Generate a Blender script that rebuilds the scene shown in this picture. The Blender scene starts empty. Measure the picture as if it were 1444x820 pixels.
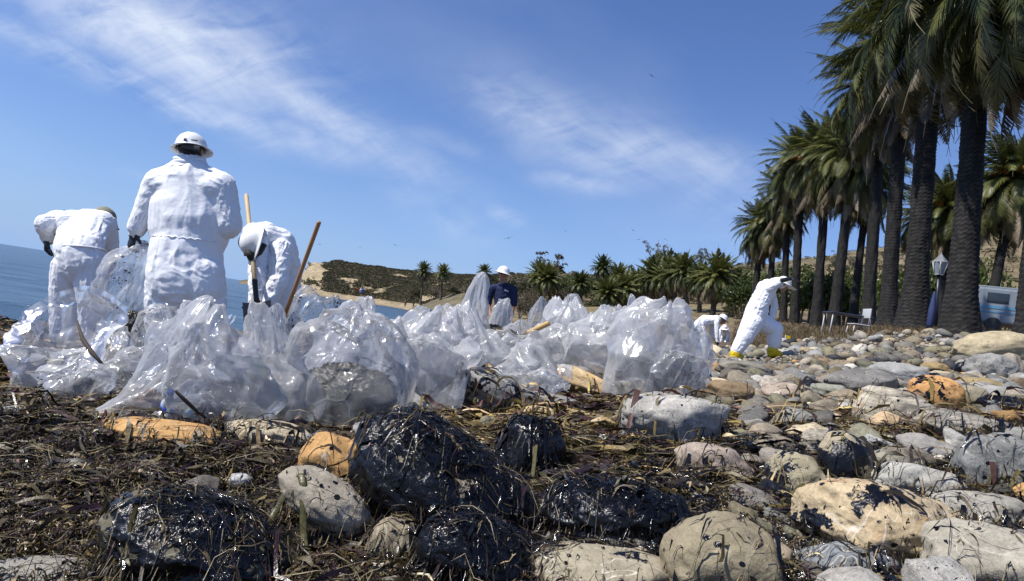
import bpy, bmesh, math, random
import numpy as np
from math import radians, sin, cos, pi, sqrt, atan2
from mathutils import Vector, Matrix, Quaternion
from mathutils.bvhtree import BVHTree

random.seed(7); np.random.seed(7)
scene = bpy.context.scene
COL = scene.collection

# ---------------------------------------------------------------- camera
FPX = 963.0; ROLL = radians(8.6); PITCH = radians(2.53)
F_ = Vector((0, cos(PITCH), sin(PITCH)))
ZP = Vector((0, -sin(PITCH), cos(PITCH)))
XW = Vector((1, 0, 0))
R_ = XW*cos(ROLL) + ZP*sin(ROLL)
U_ = XW*(-sin(ROLL)) + ZP*cos(ROLL)
cam_data = bpy.data.cameras.new('camera')
cam = bpy.data.objects.new('camera', cam_data); COL.objects.link(cam)
M = Matrix((R_, U_, -F_)).transposed().to_4x4()
cam.matrix_world = M
cam_data.sensor_width = 36.0; cam_data.lens = 24.0
cam_data.clip_start = 0.05; cam_data.clip_end = 20000
scene.camera = cam

def ray(u, v):
    d = F_ + R_*((u-722)/FPX) + U_*((410-v)/FPX)
    return d/d.y
def P(u, v, d):
    return ray(u, v)*d
def proj(x, y, z):
    """world arrays -> photo pixels"""
    f = x*F_.x+y*F_.y+z*F_.z; r = x*R_.x+y*R_.y+z*R_.z; w = x*U_.x+y*U_.y+z*U_.z
    f = np.where(f < 0.01, 0.01, f)
    return 722+FPX*r/f, 410-FPX*w/f

# ---------------------------------------------------------------- world, sun, exposure
SUN = Vector((-0.50, -0.20, 0.80)).normalized()
world = bpy.data.worlds.new('World'); scene.world = world; world.use_nodes = True
wn = world.node_tree; wn.nodes.clear()
def N(tree, t, **kw):
    n = tree.nodes.new(t)
    for k, v in kw.items():
        if k == 'inp':
            for kk, vv in v.items(): n.inputs[kk].default_value = vv
        else: setattr(n, k, v)
    return n
def mth(tree, op, a, b=None, c=None, clamp=False):
    n = tree.nodes.new('ShaderNodeMath'); n.operation = op; n.use_clamp = clamp
    for i, x in enumerate((a, b, c)):
        if x is None: continue
        if isinstance(x, (int, float)): n.inputs[i].default_value = x
        else: tree.links.new(x, n.inputs[i])
    return n.outputs[0]
out = N(wn, 'ShaderNodeOutputWorld'); bg = N(wn, 'ShaderNodeBackground')
sky = N(wn, 'ShaderNodeTexSky', sky_type='NISHITA', sun_disc=False)
sky.sun_elevation = math.asin(SUN.z); sky.sun_rotation = atan2(SUN.x, SUN.y)
sky.altitude = 0; sky.air_density = 1.0; sky.dust_density = 0.4; sky.ozone_density = 3.0
bg.inputs['Strength'].default_value = 0.085
tc = N(wn, 'ShaderNodeTexCoord'); sep = N(wn, 'ShaderNodeSeparateXYZ')
wn.links.new(tc.outputs['Generated'], sep.inputs[0])
ay = mth(wn, 'MAXIMUM', mth(wn, 'ABSOLUTE', sep.outputs[1]), 0.08)
A_ = mth(wn, 'DIVIDE', sep.outputs[0], ay); B_ = mth(wn, 'DIVIDE', sep.outputs[2], ay)
def wnoise(ang, sx, sy, detail, rough, off=0.0, dist=0.0):
    c, s = cos(radians(ang)), sin(radians(ang))
    S = mth(wn, 'ADD', mth(wn, 'MULTIPLY', A_, c*sx), mth(wn, 'MULTIPLY', B_, s*sx))
    T = mth(wn, 'ADD', mth(wn, 'MULTIPLY', A_, -s*sy), mth(wn, 'MULTIPLY', B_, c*sy))
    cb = N(wn, 'ShaderNodeCombineXYZ', inp={2: off}); wn.links.new(S, cb.inputs[0]); wn.links.new(T, cb.inputs[1])
    n = N(wn, 'ShaderNodeTexNoise', inp={'Scale': 1.0, 'Detail': detail, 'Roughness': rough, 'Distortion': dist})
    wn.links.new(cb.outputs[0], n.inputs['Vector']); return n.outputs['Fac']
warp = wnoise(0, 2.2, 2.2, 3, .5, 3.3)
def blob(u0, v0, u1, v1, wpx, soft=1.0):
    a = ray(u0, v0); b = ray(u1, v1)
    cx, cz = (a.x+b.x)/2, (a.z+b.z)/2; dx, dz = b.x-a.x, b.z-a.z
    L = sqrt(dx*dx+dz*dz); c, s = dx/L, dz/L
    x = mth(wn, 'SUBTRACT', A_, cx); z = mth(wn, 'SUBTRACT', B_, cz)
    wz = mth(wn, 'MULTIPLY', mth(wn, 'SUBTRACT', warp, .5), .16)
    S = mth(wn, 'ADD', mth(wn, 'MULTIPLY', x, c), mth(wn, 'MULTIPLY', z, s))
    T = mth(wn, 'ADD', mth(wn, 'ADD', mth(wn, 'MULTIPLY', x, -s), mth(wn, 'MULTIPLY', z, c)), wz)
    q = mth(wn, 'ADD', mth(wn, 'POWER', mth(wn, 'ABSOLUTE', mth(wn, 'DIVIDE', S, L*0.55)), 2.6),
            mth(wn, 'POWER', mth(wn, 'ABSOLUTE', mth(wn, 'DIVIDE', T, wpx/FPX)), 2.0))
    return mth(wn, 'MULTIPLY', mth(wn, 'POWER', 2.718, mth(wn, 'MULTIPLY', q, -1.0)), soft)
blobs = [blob(60, -20, 420, 110, 75, 1.0), blob(300, 60, 620, 240, 32, .7), blob(-40, 50, 520, 210, 26, .75),
         blob(680, 110, 900, 215, 42, .6), blob(760, 190, 1080, 235, 45, .62), blob(560, 260, 690, 330, 26, .35),
         blob(690, 285, 740, 303, 10, .55), blob(760, 240, 880, 262, 16, .6), blob(560,170,700,200,16,.3), blob(900,170,1080,320,60,.3),
         blob(170, 242, 260, 240, 8, .3)]
tot = blobs[0]
for b in blobs[1:]: tot = mth(wn, 'MAXIMUM', tot, b)
n1 = wnoise(-24, 2.6, 8.0, 8, .62, 0.0, .35); n2 = wnoise(22, 9, 26, 6, .6, 5.0, .8)
nn = mth(wn, 'ADD', mth(wn, 'MULTIPLY', n1, .68), mth(wn, 'MULTIPLY', n2, .32))
tex = mth(wn, 'MULTIPLY', mth(wn, 'SUBTRACT', nn, .38), 4.4, clamp=True)
veil = mth(wn, 'MULTIPLY', mth(wn, 'SUBTRACT', wnoise(-15, 1.0, 2.4, 5, .55, 9.0, .2), .5), .35, clamp=True)
cl = mth(wn, 'ADD', mth(wn, 'MULTIPLY', mth(wn, 'MULTIPLY', tot, tex), .70), veil, clamp=True)
mix = N(wn, 'ShaderNodeMix', data_type='RGBA')
grade = N(wn, 'ShaderNodeMix', data_type='RGBA', blend_type='MULTIPLY', inp={'Factor': 1.0})
grade.inputs[7].default_value = (0.80, 0.95, 1.34, 1)
wn.links.new(sky.outputs[0], grade.inputs[6])
# the blue of the air carries on down to the horizon all the way round
el = mth(wn, 'POWER', 2.718, mth(wn, 'MULTIPLY', mth(wn, 'MAXIMUM', sep.outputs[2], 0.0), -7.5))
hz = N(wn, 'ShaderNodeMix', data_type='RGBA'); hz.inputs[7].default_value = (3.3, 5.1, 8.5, 1)
wn.links.new(mth(wn, 'MULTIPLY', el, .92), hz.inputs[0]); wn.links.new(grade.outputs[2], hz.inputs[6])
wn.links.new(cl, mix.inputs['Factor']); wn.links.new(hz.outputs[2], mix.inputs[6])
mix.inputs[7].default_value = (9.2, 9.8, 10.6, 1)
wn.links.new(mix.outputs[2], bg.inputs['Color']); wn.links.new(bg.outputs[0], out.inputs[0])

sd = bpy.data.lights.new('sun', 'SUN'); sd.energy = 5.0; sd.angle = radians(0.5); sd.color = (1.0, .96, .9)
so = bpy.data.objects.new('sun', sd); COL.objects.link(so)
so.rotation_euler = (-SUN).to_track_quat('-Z', 'Y').to_euler(); so.location = SUN*30
vs = scene.view_settings
scene.display_settings.display_device = 'sRGB'
vs.view_transform = 'Standard'; vs.look = 'None'; vs.exposure = 0.27; vs.gamma = 1.0
try: vs.use_curve_mapping = False
except Exception: pass
scene.cycles.transparent_max_bounces = 24
scene.cycles.max_bounces = 6; scene.cycles.diffuse_bounces = 3; scene.cycles.glossy_bounces = 3
scene.cycles.transmission_bounces = 4
scene.cycles.caustics_reflective = False; scene.cycles.caustics_refractive = False
scene.cycles.sample_clamp_indirect = 6.0

# ---------------------------------------------------------------- numpy noise
def _h(ix, iy, iz, s):
    n = (ix*374761393 + iy*668265263 + iz*1274126177 + s*974634777) & 0xffffffff
    n = ((n ^ (n >> 13))*1274126177) & 0xffffffff
    n = ((n ^ (n >> 16))*2246822519) & 0xffffffff
    return ((n ^ (n >> 15)) & 0xffffff)/float(0xffffff)
_RM = np.array(Matrix.Rotation(.7, 3, Vector((.3, .8, .5)).normalized()))
def vnoise(p, seed=0):
    p = np.asarray(p, float)@_RM; i = np.floor(p).astype(np.int64); f = p-i; f = f*f*f*(f*(f*6-15)+10)
    r = 0
    for dx in (0, 1):
        wx = f[:, 0] if dx else 1-f[:, 0]
        for dy in (0, 1):
            wy = f[:, 1] if dy else 1-f[:, 1]
            for dz in (0, 1):
                wz = f[:, 2] if dz else 1-f[:, 2]
                r = r + wx*wy*wz*_h(i[:, 0]+dx, i[:, 1]+dy, i[:, 2]+dz, seed)
    return r*2-1
def fbm(p, octv=4, seed=0, gain=.5, lac=2.03):
    a = 1; r = 0; p = np.asarray(p, float)
    for o in range(octv):
        r = r + a*vnoise(p, seed+o*17); a *= gain; p = p*lac+11.3
    return r
def voro(p, seed=0):
    i = np.floor(p).astype(np.int64); f1 = np.full(len(p), 9.); f2 = np.full(len(p), 9.); cid = np.zeros(len(p))
    for dx in (-1, 0, 1):
        for dy in (-1, 0, 1):
            for dz in (-1, 0, 1):
                c = i+np.array([dx, dy, dz])
                q = np.stack([_h(c[:, 0], c[:, 1], c[:, 2], seed+k) for k in range(3)], 1)+c
                d = np.sqrt(((q-p)**2).sum(1)); m = d < f1
                f2 = np.where(m, f1, np.minimum(f2, d)); cid = np.where(m, _h(c[:, 0], c[:, 1], c[:, 2], seed+9), cid)
                f1 = np.where(m, d, f1)
    return f1, f2, cid

# ---------------------------------------------------------------- mesh helpers
def np_mesh(name, V, Fc, smooth=True, cols=None, oil=None, mats=None, midx=None):
    V = np.asarray(V, np.float32); Fc = np.asarray(Fc, np.int32)
    k = Fc.shape[1]; me = bpy.data.meshes.new(name)
    me.vertices.add(len(V)); me.vertices.foreach_set('co', V.ravel())
    me.loops.add(Fc.size); me.loops.foreach_set('vertex_index', Fc.ravel())
    me.polygons.add(len(Fc)); me.polygons.foreach_set('loop_start', np.arange(0, Fc.size, k, dtype=np.int32))
    try: me.polygons.foreach_set('loop_total', np.full(len(Fc), k, np.int32))
    except Exception: pass
    if smooth: me.polygons.foreach_set('use_smooth', np.ones(len(Fc), bool))
    for m in (mats or []): me.materials.append(m)
    if midx is not None: me.polygons.foreach_set('material_index', np.asarray(midx, np.int32))
    me.update(calc_edges=True)
    if cols is not None:
        a = me.color_attributes.new('col', 'FLOAT_COLOR', 'POINT')
        c = np.ones((len(V), 4), np.float32); c[:, :cols.shape[1]] = cols; a.data.foreach_set('color', c.ravel())
    if oil is not None:
        a = me.attributes.new('oil', 'FLOAT', 'POINT'); a.data.foreach_set('value', np.asarray(oil, np.float32))
    me.validate()
    return me
def link(name, me, parent=None, mat=None, loc=None):
    if mat is not None and not me.materials: me.materials.append(mat)
    o = bpy.data.objects.new(name, me); COL.objects.link(o)
    if parent: o.parent = parent
    if loc is not None: o.location = loc
    return o
def tag(o, label=None, cat=None, group=None, kind=None):
    if label: o['label'] = label
    if cat: o['category'] = cat
    if group: o['group'] = group
    if kind: o['kind'] = kind
    return o
def empty(name, loc, label=None, cat=None, group=None, rz=0):
    o = bpy.data.objects.new(name, None); o.empty_display_size = .1; COL.objects.link(o)
    o.location = loc; o.rotation_euler = (0, 0, rz); return tag(o, label, cat, group)
def grid_faces(nu, nv, wrap=False):
    """nu rows, nv cols; wrap columns"""
    i = np.arange(nu-1)[:, None]; j = np.arange(nv if wrap else nv-1)[None, :]
    j2 = (j+1) % nv
    a = i*nv+j; b = i*nv+j2; c = (i+1)*nv+j2; d = (i+1)*nv+j
    return np.stack([a+0*b, b, c, d], -1).reshape(-1, 4)
def frame_of(d):
    d = np.asarray(d, float); d = d/np.linalg.norm(d)
    up = np.array([0, 0, 1.]) if abs(d[2]) < .9 else np.array([0, 1., 0])
    a = np.cross(up, d); a /= np.linalg.norm(a); b = np.cross(d, a); return d, a, b
def tube(pts, rad, n=8, cap=True):
    pts = np.asarray(pts, float); rad = np.broadcast_to(np.asarray(rad, float), (len(pts),))
    T = np.gradient(pts, axis=0); T /= np.linalg.norm(T, axis=1)[:, None]+1e-9
    ref = np.array([0, 0, 1.]) if abs(T[0, 2]) < .9 else np.array([1., 0, 0])
    V = []; a = np.cross(ref, T[0]); a /= np.linalg.norm(a)
    for k in range(len(pts)):
        a = a-T[k]*np.dot(a, T[k]); a /= np.linalg.norm(a); b = np.cross(T[k], a)
        th = np.arange(n)/n*2*pi
        V.append(pts[k]+rad[k]*(np.cos(th)[:, None]*a+np.sin(th)[:, None]*b))
    V = np.concatenate(V); Fc = grid_faces(len(pts), n, True)
    if cap:
        c0 = len(V); V = np.concatenate([V, pts[:1], pts[-1:]])
        j = np.arange(n); j2 = (j+1) % n; e = (len(pts)-1)*n
        Fc = np.concatenate([Fc, np.stack([j2, j, np.full(n, c0), np.full(n, c0)], 1)*1, np.stack([e+j, e+j2, np.full(n, c0+1), np.full(n, c0+1)], 1)])
    return V, Fc
class MB:
    """collects polygons of any size through bmesh-like lists"""
    def __init__(s): s.V = []; s.F = []; s.n = 0
    def add(s, V, Fc):
        V = np.asarray(V, float)
        for f in np.asarray(Fc).tolist():
            g = []
            for i in f:
                if i+s.n not in g: g.append(i+s.n)
            if len(g) > 2: s.F.append(g)
        s.V.append(V); s.n += len(V); return s
    def tube(s, pts, rad, n=8): return s.add(*tube(pts, rad, n))
    def box(s, c, size, rot=None, bev=0):
        x, y, z = [k/2 for k in size]
        V = np.array([(a*x, b*y, d*z) for a in (-1, 1) for b in (-1, 1) for d in (-1, 1)], float)
        if rot is not None: V = V @ np.array(rot).T
        V = V+np.array(c)
        return s.add(V, [(0, 1, 3, 2), (4, 6, 7, 5), (0, 4, 5, 1), (2, 3, 7, 6), (0, 2, 6, 4), (1, 5, 7, 3)])
    def build(s, name, mat, parent=None, smooth=True, loc=None, bevel=0):
        me = bpy.data.meshes.new(name); me.from_pydata(np.concatenate(s.V).tolist(), [], s.F)
        bm = bmesh.new(); bm.from_mesh(me); bmesh.ops.recalc_face_normals(bm, faces=bm.faces)
        if bevel: bmesh.ops.bevel(bm, geom=bm.edges[:], offset=bevel, segments=2, affect='EDGES', profile=.6)
        bm.to_mesh(me); bm.free()
        if smooth: me.polygons.foreach_set('use_smooth', [True]*len(me.polygons))
        me.update(); return link(name, me, parent, mat, loc)

# ---------------------------------------------------------------- material helper
class Mat:
    def __init__(s, name):
        s.m = bpy.data.materials.new(name); s.m.use_nodes = True; s.t = s.m.node_tree
        s.b = s.t.nodes['Principled BSDF']; s.o = s.t.nodes['Material Output']
    def n(s, t, **kw): return N(s.t, t, **kw)
    def L(s, a, b): s.t.links.new(a, b)
    def coord(s, kind='Object', scale=(1, 1, 1)):
        tcn = s.n('ShaderNodeTexCoord'); mp = s.n('ShaderNodeMapping'); mp.inputs['Scale'].default_value = scale
        s.L(tcn.outputs[kind], mp.inputs[0]); return mp.outputs[0]
    def noise(s, vec, sc, det=4, rough=.55, dist=0, out='Fac'):
        q = s.n('ShaderNodeTexNoise', inp={'Scale': sc, 'Detail': det, 'Roughness': rough, 'Distortion': dist}); s.L(vec, q.inputs['Vector']); return q.outputs[out]
    def ramp(s, fac, stops, interp='LINEAR'):
        r = s.n('ShaderNodeValToRGB'); e = r.color_ramp; e.interpolation = interp
        while len(e.elements) < len(stops): e.elements.new(.5)
        for el, (p_, c) in zip(e.elements, stops):
            el.position = p_; el.color = (c[0], c[1], c[2], 1) if not isinstance(c, (int, float)) else (c, c, c, 1)
        s.L(fac, r.inputs[0]); return r.outputs[0]
    def mix(s, f, a, b, mode='MIX'):
        q = s.n('ShaderNodeMix', data_type='RGBA', blend_type=mode)
        for x, i in ((f, 0), (a, 6), (b, 7)):
            if isinstance(x, (int, float)): q.inputs[i].default_value = x
            elif isinstance(x, tuple): q.inputs[i].default_value = (x[0], x[1], x[2], 1)
            else: s.L(x, q.inputs[i])
        return q.outputs[2]
    def attr(s, name, typ='GEOMETRY', out='Color'):
        a = s.n('ShaderNodeAttribute', attribute_name=name, attribute_type=typ); return a.outputs[out]
    def math(s, *a, **k): return mth(s.t, *a, **k)
    def bump(s, h, strength=.5, dist=.01, normal=None):
        b = s.n('ShaderNodeBump', inp={'Strength': strength, 'Distance': dist}); s.L(h, b.inputs['Height'])
        if normal is not None: s.L(normal, b.inputs['Normal'])
        return b.outputs[0]
    def set(s, **kw):
        names = dict(color='Base Color', rough='Roughness', normal='Normal', spec='Specular IOR Level', metal='Metallic', coat='Coat Weight', alpha='Alpha', sheen='Sheen Weight', sss='Subsurface Weight')
        for k, v in kw.items():
            i = s.b.inputs[names[k]]
            if isinstance(v, tuple): i.default_value = (v[0], v[1], v[2], 1)
            elif isinstance(v, (int, float)): i.default_value = v
            else: s.L(v, i)
        return s

def simple(name, color, rough=.6, bump=0, bscale=40, var=.12, spec=.5, metal=0):
    m = Mat(name); v = m.coord()
    n = m.noise(v, bscale*.3, 5)
    c = m.mix(n, tuple(x*(1-var) for x in color), tuple(min(1, x*(1+var)) for x in color))
    m.set(color=c, rough=rough, spec=spec, metal=metal)
    if bump: m.set(normal=m.bump(m.noise(v, bscale, 4), bump, .005))
    return m.m
# ---------------------------------------------------------------- terrain heights
TU = np.array([-300, 0, 330, 345, 418, 436, 480, 560, 600, 650, 722, 860, 950, 1060, 1150, 1250, 1350, 1444, 1700], float)
TD = np.array([14, 25, 40, 70, 120, 200, 236, 252, 285, 420, 900], float)
TZ = np.array([
 # -300   0    330   345   418   436   480   560   600   650   722   860   950  1060  1150  1250  1350  1444  1700
 [-2.0, -1.5, -1.1, -1.1, -1.0, -.98, -.95, -.86, -.82, -.78, -.70, -.40, -.16, -.02, .33,  .66,  1.00, 1.15, 1.5],
 [-3.5, -3.0, -1.7, -1.65, -1.4, -1.3, -1.25, -1.0, -.95, -.85, -.72, -.35, 0.0, .55,  1.3,  1.9,  2.1,  2.2, 2.3],
 [-4,   -4,   -3.0, -2.9, -2.3, -2.1, -1.8, -1.42, -1.1, -.85, -.60, 0.0,  .60,  1.5,  2.05, 2.4, 2.6,  2.7, 2.8],
 [-4,   -4,   -4,   -4,   -3.5, -3.2, -2.9, -2.1, -1.25,  -.5,  .20,  1.7,  2.7,  3.8,  4.2,  4.6,  5.0,  5.0, 5.0],
 [-5,   -5,   -5,   -5,   -5,   -4.6, -4.0, -3.2, -1.5,   .6,  3.0,  6.0,  7.4,  10,   13,   15,   19,   21,  24],
 [-5,   -5,   -5,   -5,   -5,   -5,   -4.6, -3.2, 0.6,  6.0,  11.5, 16,   20,   25,   31,   35,   46,   52,  58],
 [-5,   -5,   -5,   -5,   -4.0, -0.9, -.5,  -.6,   2.0,  8.0, 14.5, 19,   24,   30,   37,   43,   56,   64,  72],
 [-5,   -5,   -5,   -3,   -1.0, 6.5,  5.0,  5.0,  7.5,  11.0, 16.5, 21,   26,   33,   41,   48,   61,   70,  78],
 [-5,   -5,   -4,   1.0,  1.6,  12.2, 14.6, 14.2, 14.2, 15.5, 19,   24,   30,   38,   46,   54,   69,   78,  86],
 [-5,   -5,   -5,   -5,   -4,   5,    10,   12,   13,   15,   18,   24,   30,   38,   46,   54,   70,   78,  86],
 [-8,   -8,   -8,   -8,   -8,   -8,   -8,   -8,   -8,   0,    5,    10,   15,   20,   25,   30,   35,   40,  45]], float)
def near_z(x, y):
    xr = np.maximum(x, 0)
    z = -0.70 + np.where(x > 0, 1.35*(1-np.exp(-xr*0.155/1.35)) + 0*x, 0.055*x)
    z = z + np.where(x > 0, 0.02*np.minimum(xr, 6), 0)
    z = z - np.where(x < -6, (x+6)**2*0.02, 0)
    return z
def g(x, y, detail=True):
    x = np.atleast_1d(np.asarray(x, float)); y = np.atleast_1d(np.asarray(y, float))
    yy = np.maximum(y, 9.0); u = np.clip(722+FPX*x/yy, TU[0], TU[-1]); d = np.clip(yy, TD[0], TD[-1])
    iu = np.clip(np.searchsorted(TU, u)-1, 0, len(TU)-2); fu = (u-TU[iu])/(TU[iu+1]-TU[iu])
    ld = np.log(d); LD = np.log(TD); idx = np.clip(np.searchsorted(LD, ld)-1, 0, len(TD)-2); fd = (ld-LD[idx])/(LD[idx+1]-LD[idx])
    fu = fu*fu*(3-2*fu)*.5+fu*.5
    zt = (TZ[idx, iu]*(1-fu)+TZ[idx, iu+1]*fu)*(1-fd)+(TZ[idx+1, iu]*(1-fu)+TZ[idx+1, iu+1]*fu)*fd
    zn = near_z(x, y)
    w = np.clip((y-10)/6, 0, 1); w = w*w*(3-2*w)
    z = zn*(1-w)+zt*w
    p3 = np.stack([x, y, x*0], 1)
    if detail:
        z = z + np.where(y < 12, .03*vnoise(p3*1.3, 3)+.012*vnoise(p3*5, 4), 0)
        z = z + 0.10*np.exp(-(((x+1.9)/1.1)**2+((y-2.75)/.55)**2)) + .05*np.exp(-(((x+.3)/.8)**2+((y-2.6)/.6)**2))
        amp = np.clip((y-16)/100, 0, 1.4)
        z = z + amp*(fbm(p3*.06, 4, 5)*.9) * np.clip((z+1.2)/2.5, 0, 1)
        z = z + np.clip((y-15)/6, 0, 1)*np.clip((60-y)/20, 0, 1)*.10*vnoise(p3*.7, 8)*np.clip((z+1)/1.5, 0, 1)
    return z
def hit(u, v, d0=.8, d1=60):
    r = ray(u, v); ds = np.exp(np.linspace(math.log(d0), math.log(d1), 700))
    zz = r.z*ds - g(r.x*ds, ds, True)
    k = np.argmax(zz < 0)
    if zz[k] >= 0: k = len(ds)-1
    if k > 0:
        t = zz[k-1]/(zz[k-1]-zz[k]+1e-12); d = ds[k-1]+(ds[k]-ds[k-1])*min(max(t, 0), 1)
    else: d = ds[0]
    return r*float(d)

def cliff_mask(x, y, z, u, v):
    p3 = np.stack([x, y, z*2], 1); n = fbm(p3*.12, 4, 91)
    a = 1-np.clip((u-452)/10, 0, 1); b = np.exp(-(((u-492)/17)**2+((v-391)/11)**2)); c = (n > .42)*.55
    return np.maximum(np.maximum(a, b), c)+n*.45
# ---------------------------------------------------------------- ground sheet
def ground():
    ang = np.concatenate([np.linspace(-1.5, -.85, 20, endpoint=False), np.linspace(-.85, .85, 330), np.linspace(.88, 1.5, 20)])
    dist = np.concatenate([np.exp(np.linspace(math.log(.35), math.log(14), 240, endpoint=False)), np.exp(np.linspace(math.log(14), math.log(1500), 190))])
    A, D = np.meshgrid(np.tan(ang), dist, indexing='xy')
    Y = D; X = D*A
    x, y = X.ravel(), Y.ravel(); z = g(x, y)
    # colour regions (what the ground is made of)
    p3 = np.stack([x, y, z], 1)
    n = fbm(p3*.8, 4, 21)*.5+.5; n2 = fbm(p3*.05, 4, 31)*.5+.5
    sand = np.array([.16, .115, .068]); wrack = np.array([.022, .017, .011]); grav = np.array([.075, .062, .045])
    dry = np.array([.175, .14, .072]); bank = np.array([.10, .072, .047]); scrubc = np.array([.115, .10, .058]); rockc = np.array([.34, .27, .165])
    u, v = proj(x, y, z)
    c = np.tile(wrack, (len(x), 1))
    def blend(c, col, w): w = np.clip(w, 0, 1)[:, None]; return c*(1-w)+col*w
    c = blend(c, sand, np.clip((y-3.3)/1.0, 0, 1)*(n > .42)*.9*np.clip((-x+.5)/1.5, 0, 1))
    c = blend(c, grav, np.clip((y-5)/3, 0, 1)*np.clip((x-.0)/2, 0, 1))
    c = blend(c, sand*.95, np.clip((y-15)/5, 0, 1)*np.clip((-x)/3+1, 0, 1))
    c = blend(c, bank, np.clip((y-13.5)/2, 0, 1)*np.clip((x-3)/2, 0, 1))
    far = np.clip((y-45)/20, 0, 1)*(z > -1.0)
    c = blend(c, dry, far*np.clip((n2-.25)*3, .0, 1))
    c = blend(c, dry*.9, np.clip((y-30)/12, 0, 1)*np.clip((x-2)/4, 0, 1)*np.clip((n-.3)*3, 0, 1)*.8)
    hill = np.clip((y-130)/40, 0, 1)*(z > -.5)
    c = blend(c, scrubc, hill*np.clip((n2+.2)*4, .8, 1)*np.clip((1160-u)/60, 0, 1))
    c = blend(c, np.array([.165, .13, .075]), hill*np.clip((u-1140)/60, 0, 1))
    n3 = fbm(p3*.09, 3, 77)
    er = cliff_mask(x, y, z, u, v)
    cliff = (y > 225)*(y < 292)*(u > 415)*(u < 640)*(er > .5)*(z > .3)
    c = blend(c, rockc, cliff*.85)
    shore = (y > 195)*(z > -1.6)*(z < 1.3)*(u > 400)*(u < 640)
    c = blend(c, rockc*.85, shore*.9)
    me = np_mesh('ground', p3, grid_faces(len(dist), len(ang)), cols=c)
    m = Mat('ground'); vec = m.coord()
    col = m.attr('col')
    nf = m.noise(vec, 60, 6, .7); nc = m.noise(vec, 3.0, 6, .6)
    f1 = m.ramp(nf, [(.25, .35), (.7, 1.7)]); f2 = m.ramp(nc, [(.3, .65), (.7, 1.3)])
    nh = m.noise(vec, .35, 8, .7); f3 = m.ramp(nh, [(.35, .6), (.65, 1.35)])
    cc = m.mix(1.0, m.mix(1.0, m.mix(1.0, col, f1, 'MULTIPLY'), f2, 'MULTIPLY'), f3, 'MULTIPLY')
    hb = m.math('ADD', m.math('MULTIPLY', nf, .3), m.noise(vec, 14, 6, .7))
    m.set(color=cc, rough=.85, spec=.25, normal=m.bump(hb, .9, .04))
    o = link('beach_ground', me, None, m.m); tag(o, kind='structure', label='brown debris strewn beach ground rising to dry grass slopes')
    # behind the camera
    xs = np.linspace(-40, 40, 60); ys = np.linspace(-40, .36, 40); X, Y = np.meshgrid(xs, ys)
    X, Y = X.ravel(), Y.ravel(); Z = g(X, Y, False)-.02
    me = np_mesh('ground_back', np.stack([X, Y, Z], 1), grid_faces(40, 60), cols=np.tile(wrack*1.6, (len(X), 1)))
    o2 = link('beach_ground', me, None, m.m); tag(o2, kind='structure', label='brown debris strewn beach ground behind the viewpoint')
    return o
ground_obj = ground()

# ---------------------------------------------------------------- sea
SEA = -1.35
def sea():
    dist = np.exp(np.linspace(math.log(6), math.log(9000), 260)); ang = np.linspace(-1.45, .6, 360)
    A, D = np.meshgrid(np.tan(ang), dist); x = (A*D).ravel(); y = D.ravel()
    p = np.stack([x*.18, y*.75, x*0], 1)
    lod = np.exp(-y/90.)
    z = SEA + lod*(.10*vnoise(p*1.1, 41)+.05*vnoise(p*2.7, 42)+.02*vnoise(np.stack([x*1.0, y*2.4, x*0], 1), 43))
    z = z + .14*np.exp(-((y-15.5-.06*x+1.0*vnoise(np.stack([x*.15, x*0, x*0], 1), 5))/.7)**2)*(x < -3)
    me = np_mesh('sea', np.stack([x, y, z], 1), grid_faces(len(dist), len(ang)))
    m = Mat('sea_water'); v = m.coord('Object', (.35, 1.3, 1))
    h = m.math('ADD', m.noise(v, 1.2, 6, .6), m.math('MULTIPLY', m.noise(v, .22, 4, .55), 2.2))
    c = m.ramp(m.noise(m.coord('Object', (.02, .14, 1)), 1.0, 5, .6), [(.35, (.016, .045, .082)), (.65, (.045, .088, .125))])
    m.set(color=c, rough=.22, spec=.45, normal=m.bump(h, .9, .3))
    o = link('sea', me, None, m.m); tag(o, kind='structure', label='calm blue sea reaching the horizon')
    # foam lines at the edge: part of the water's edge
    mb = MB(); rnd = random.Random(4)
sea()
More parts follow.
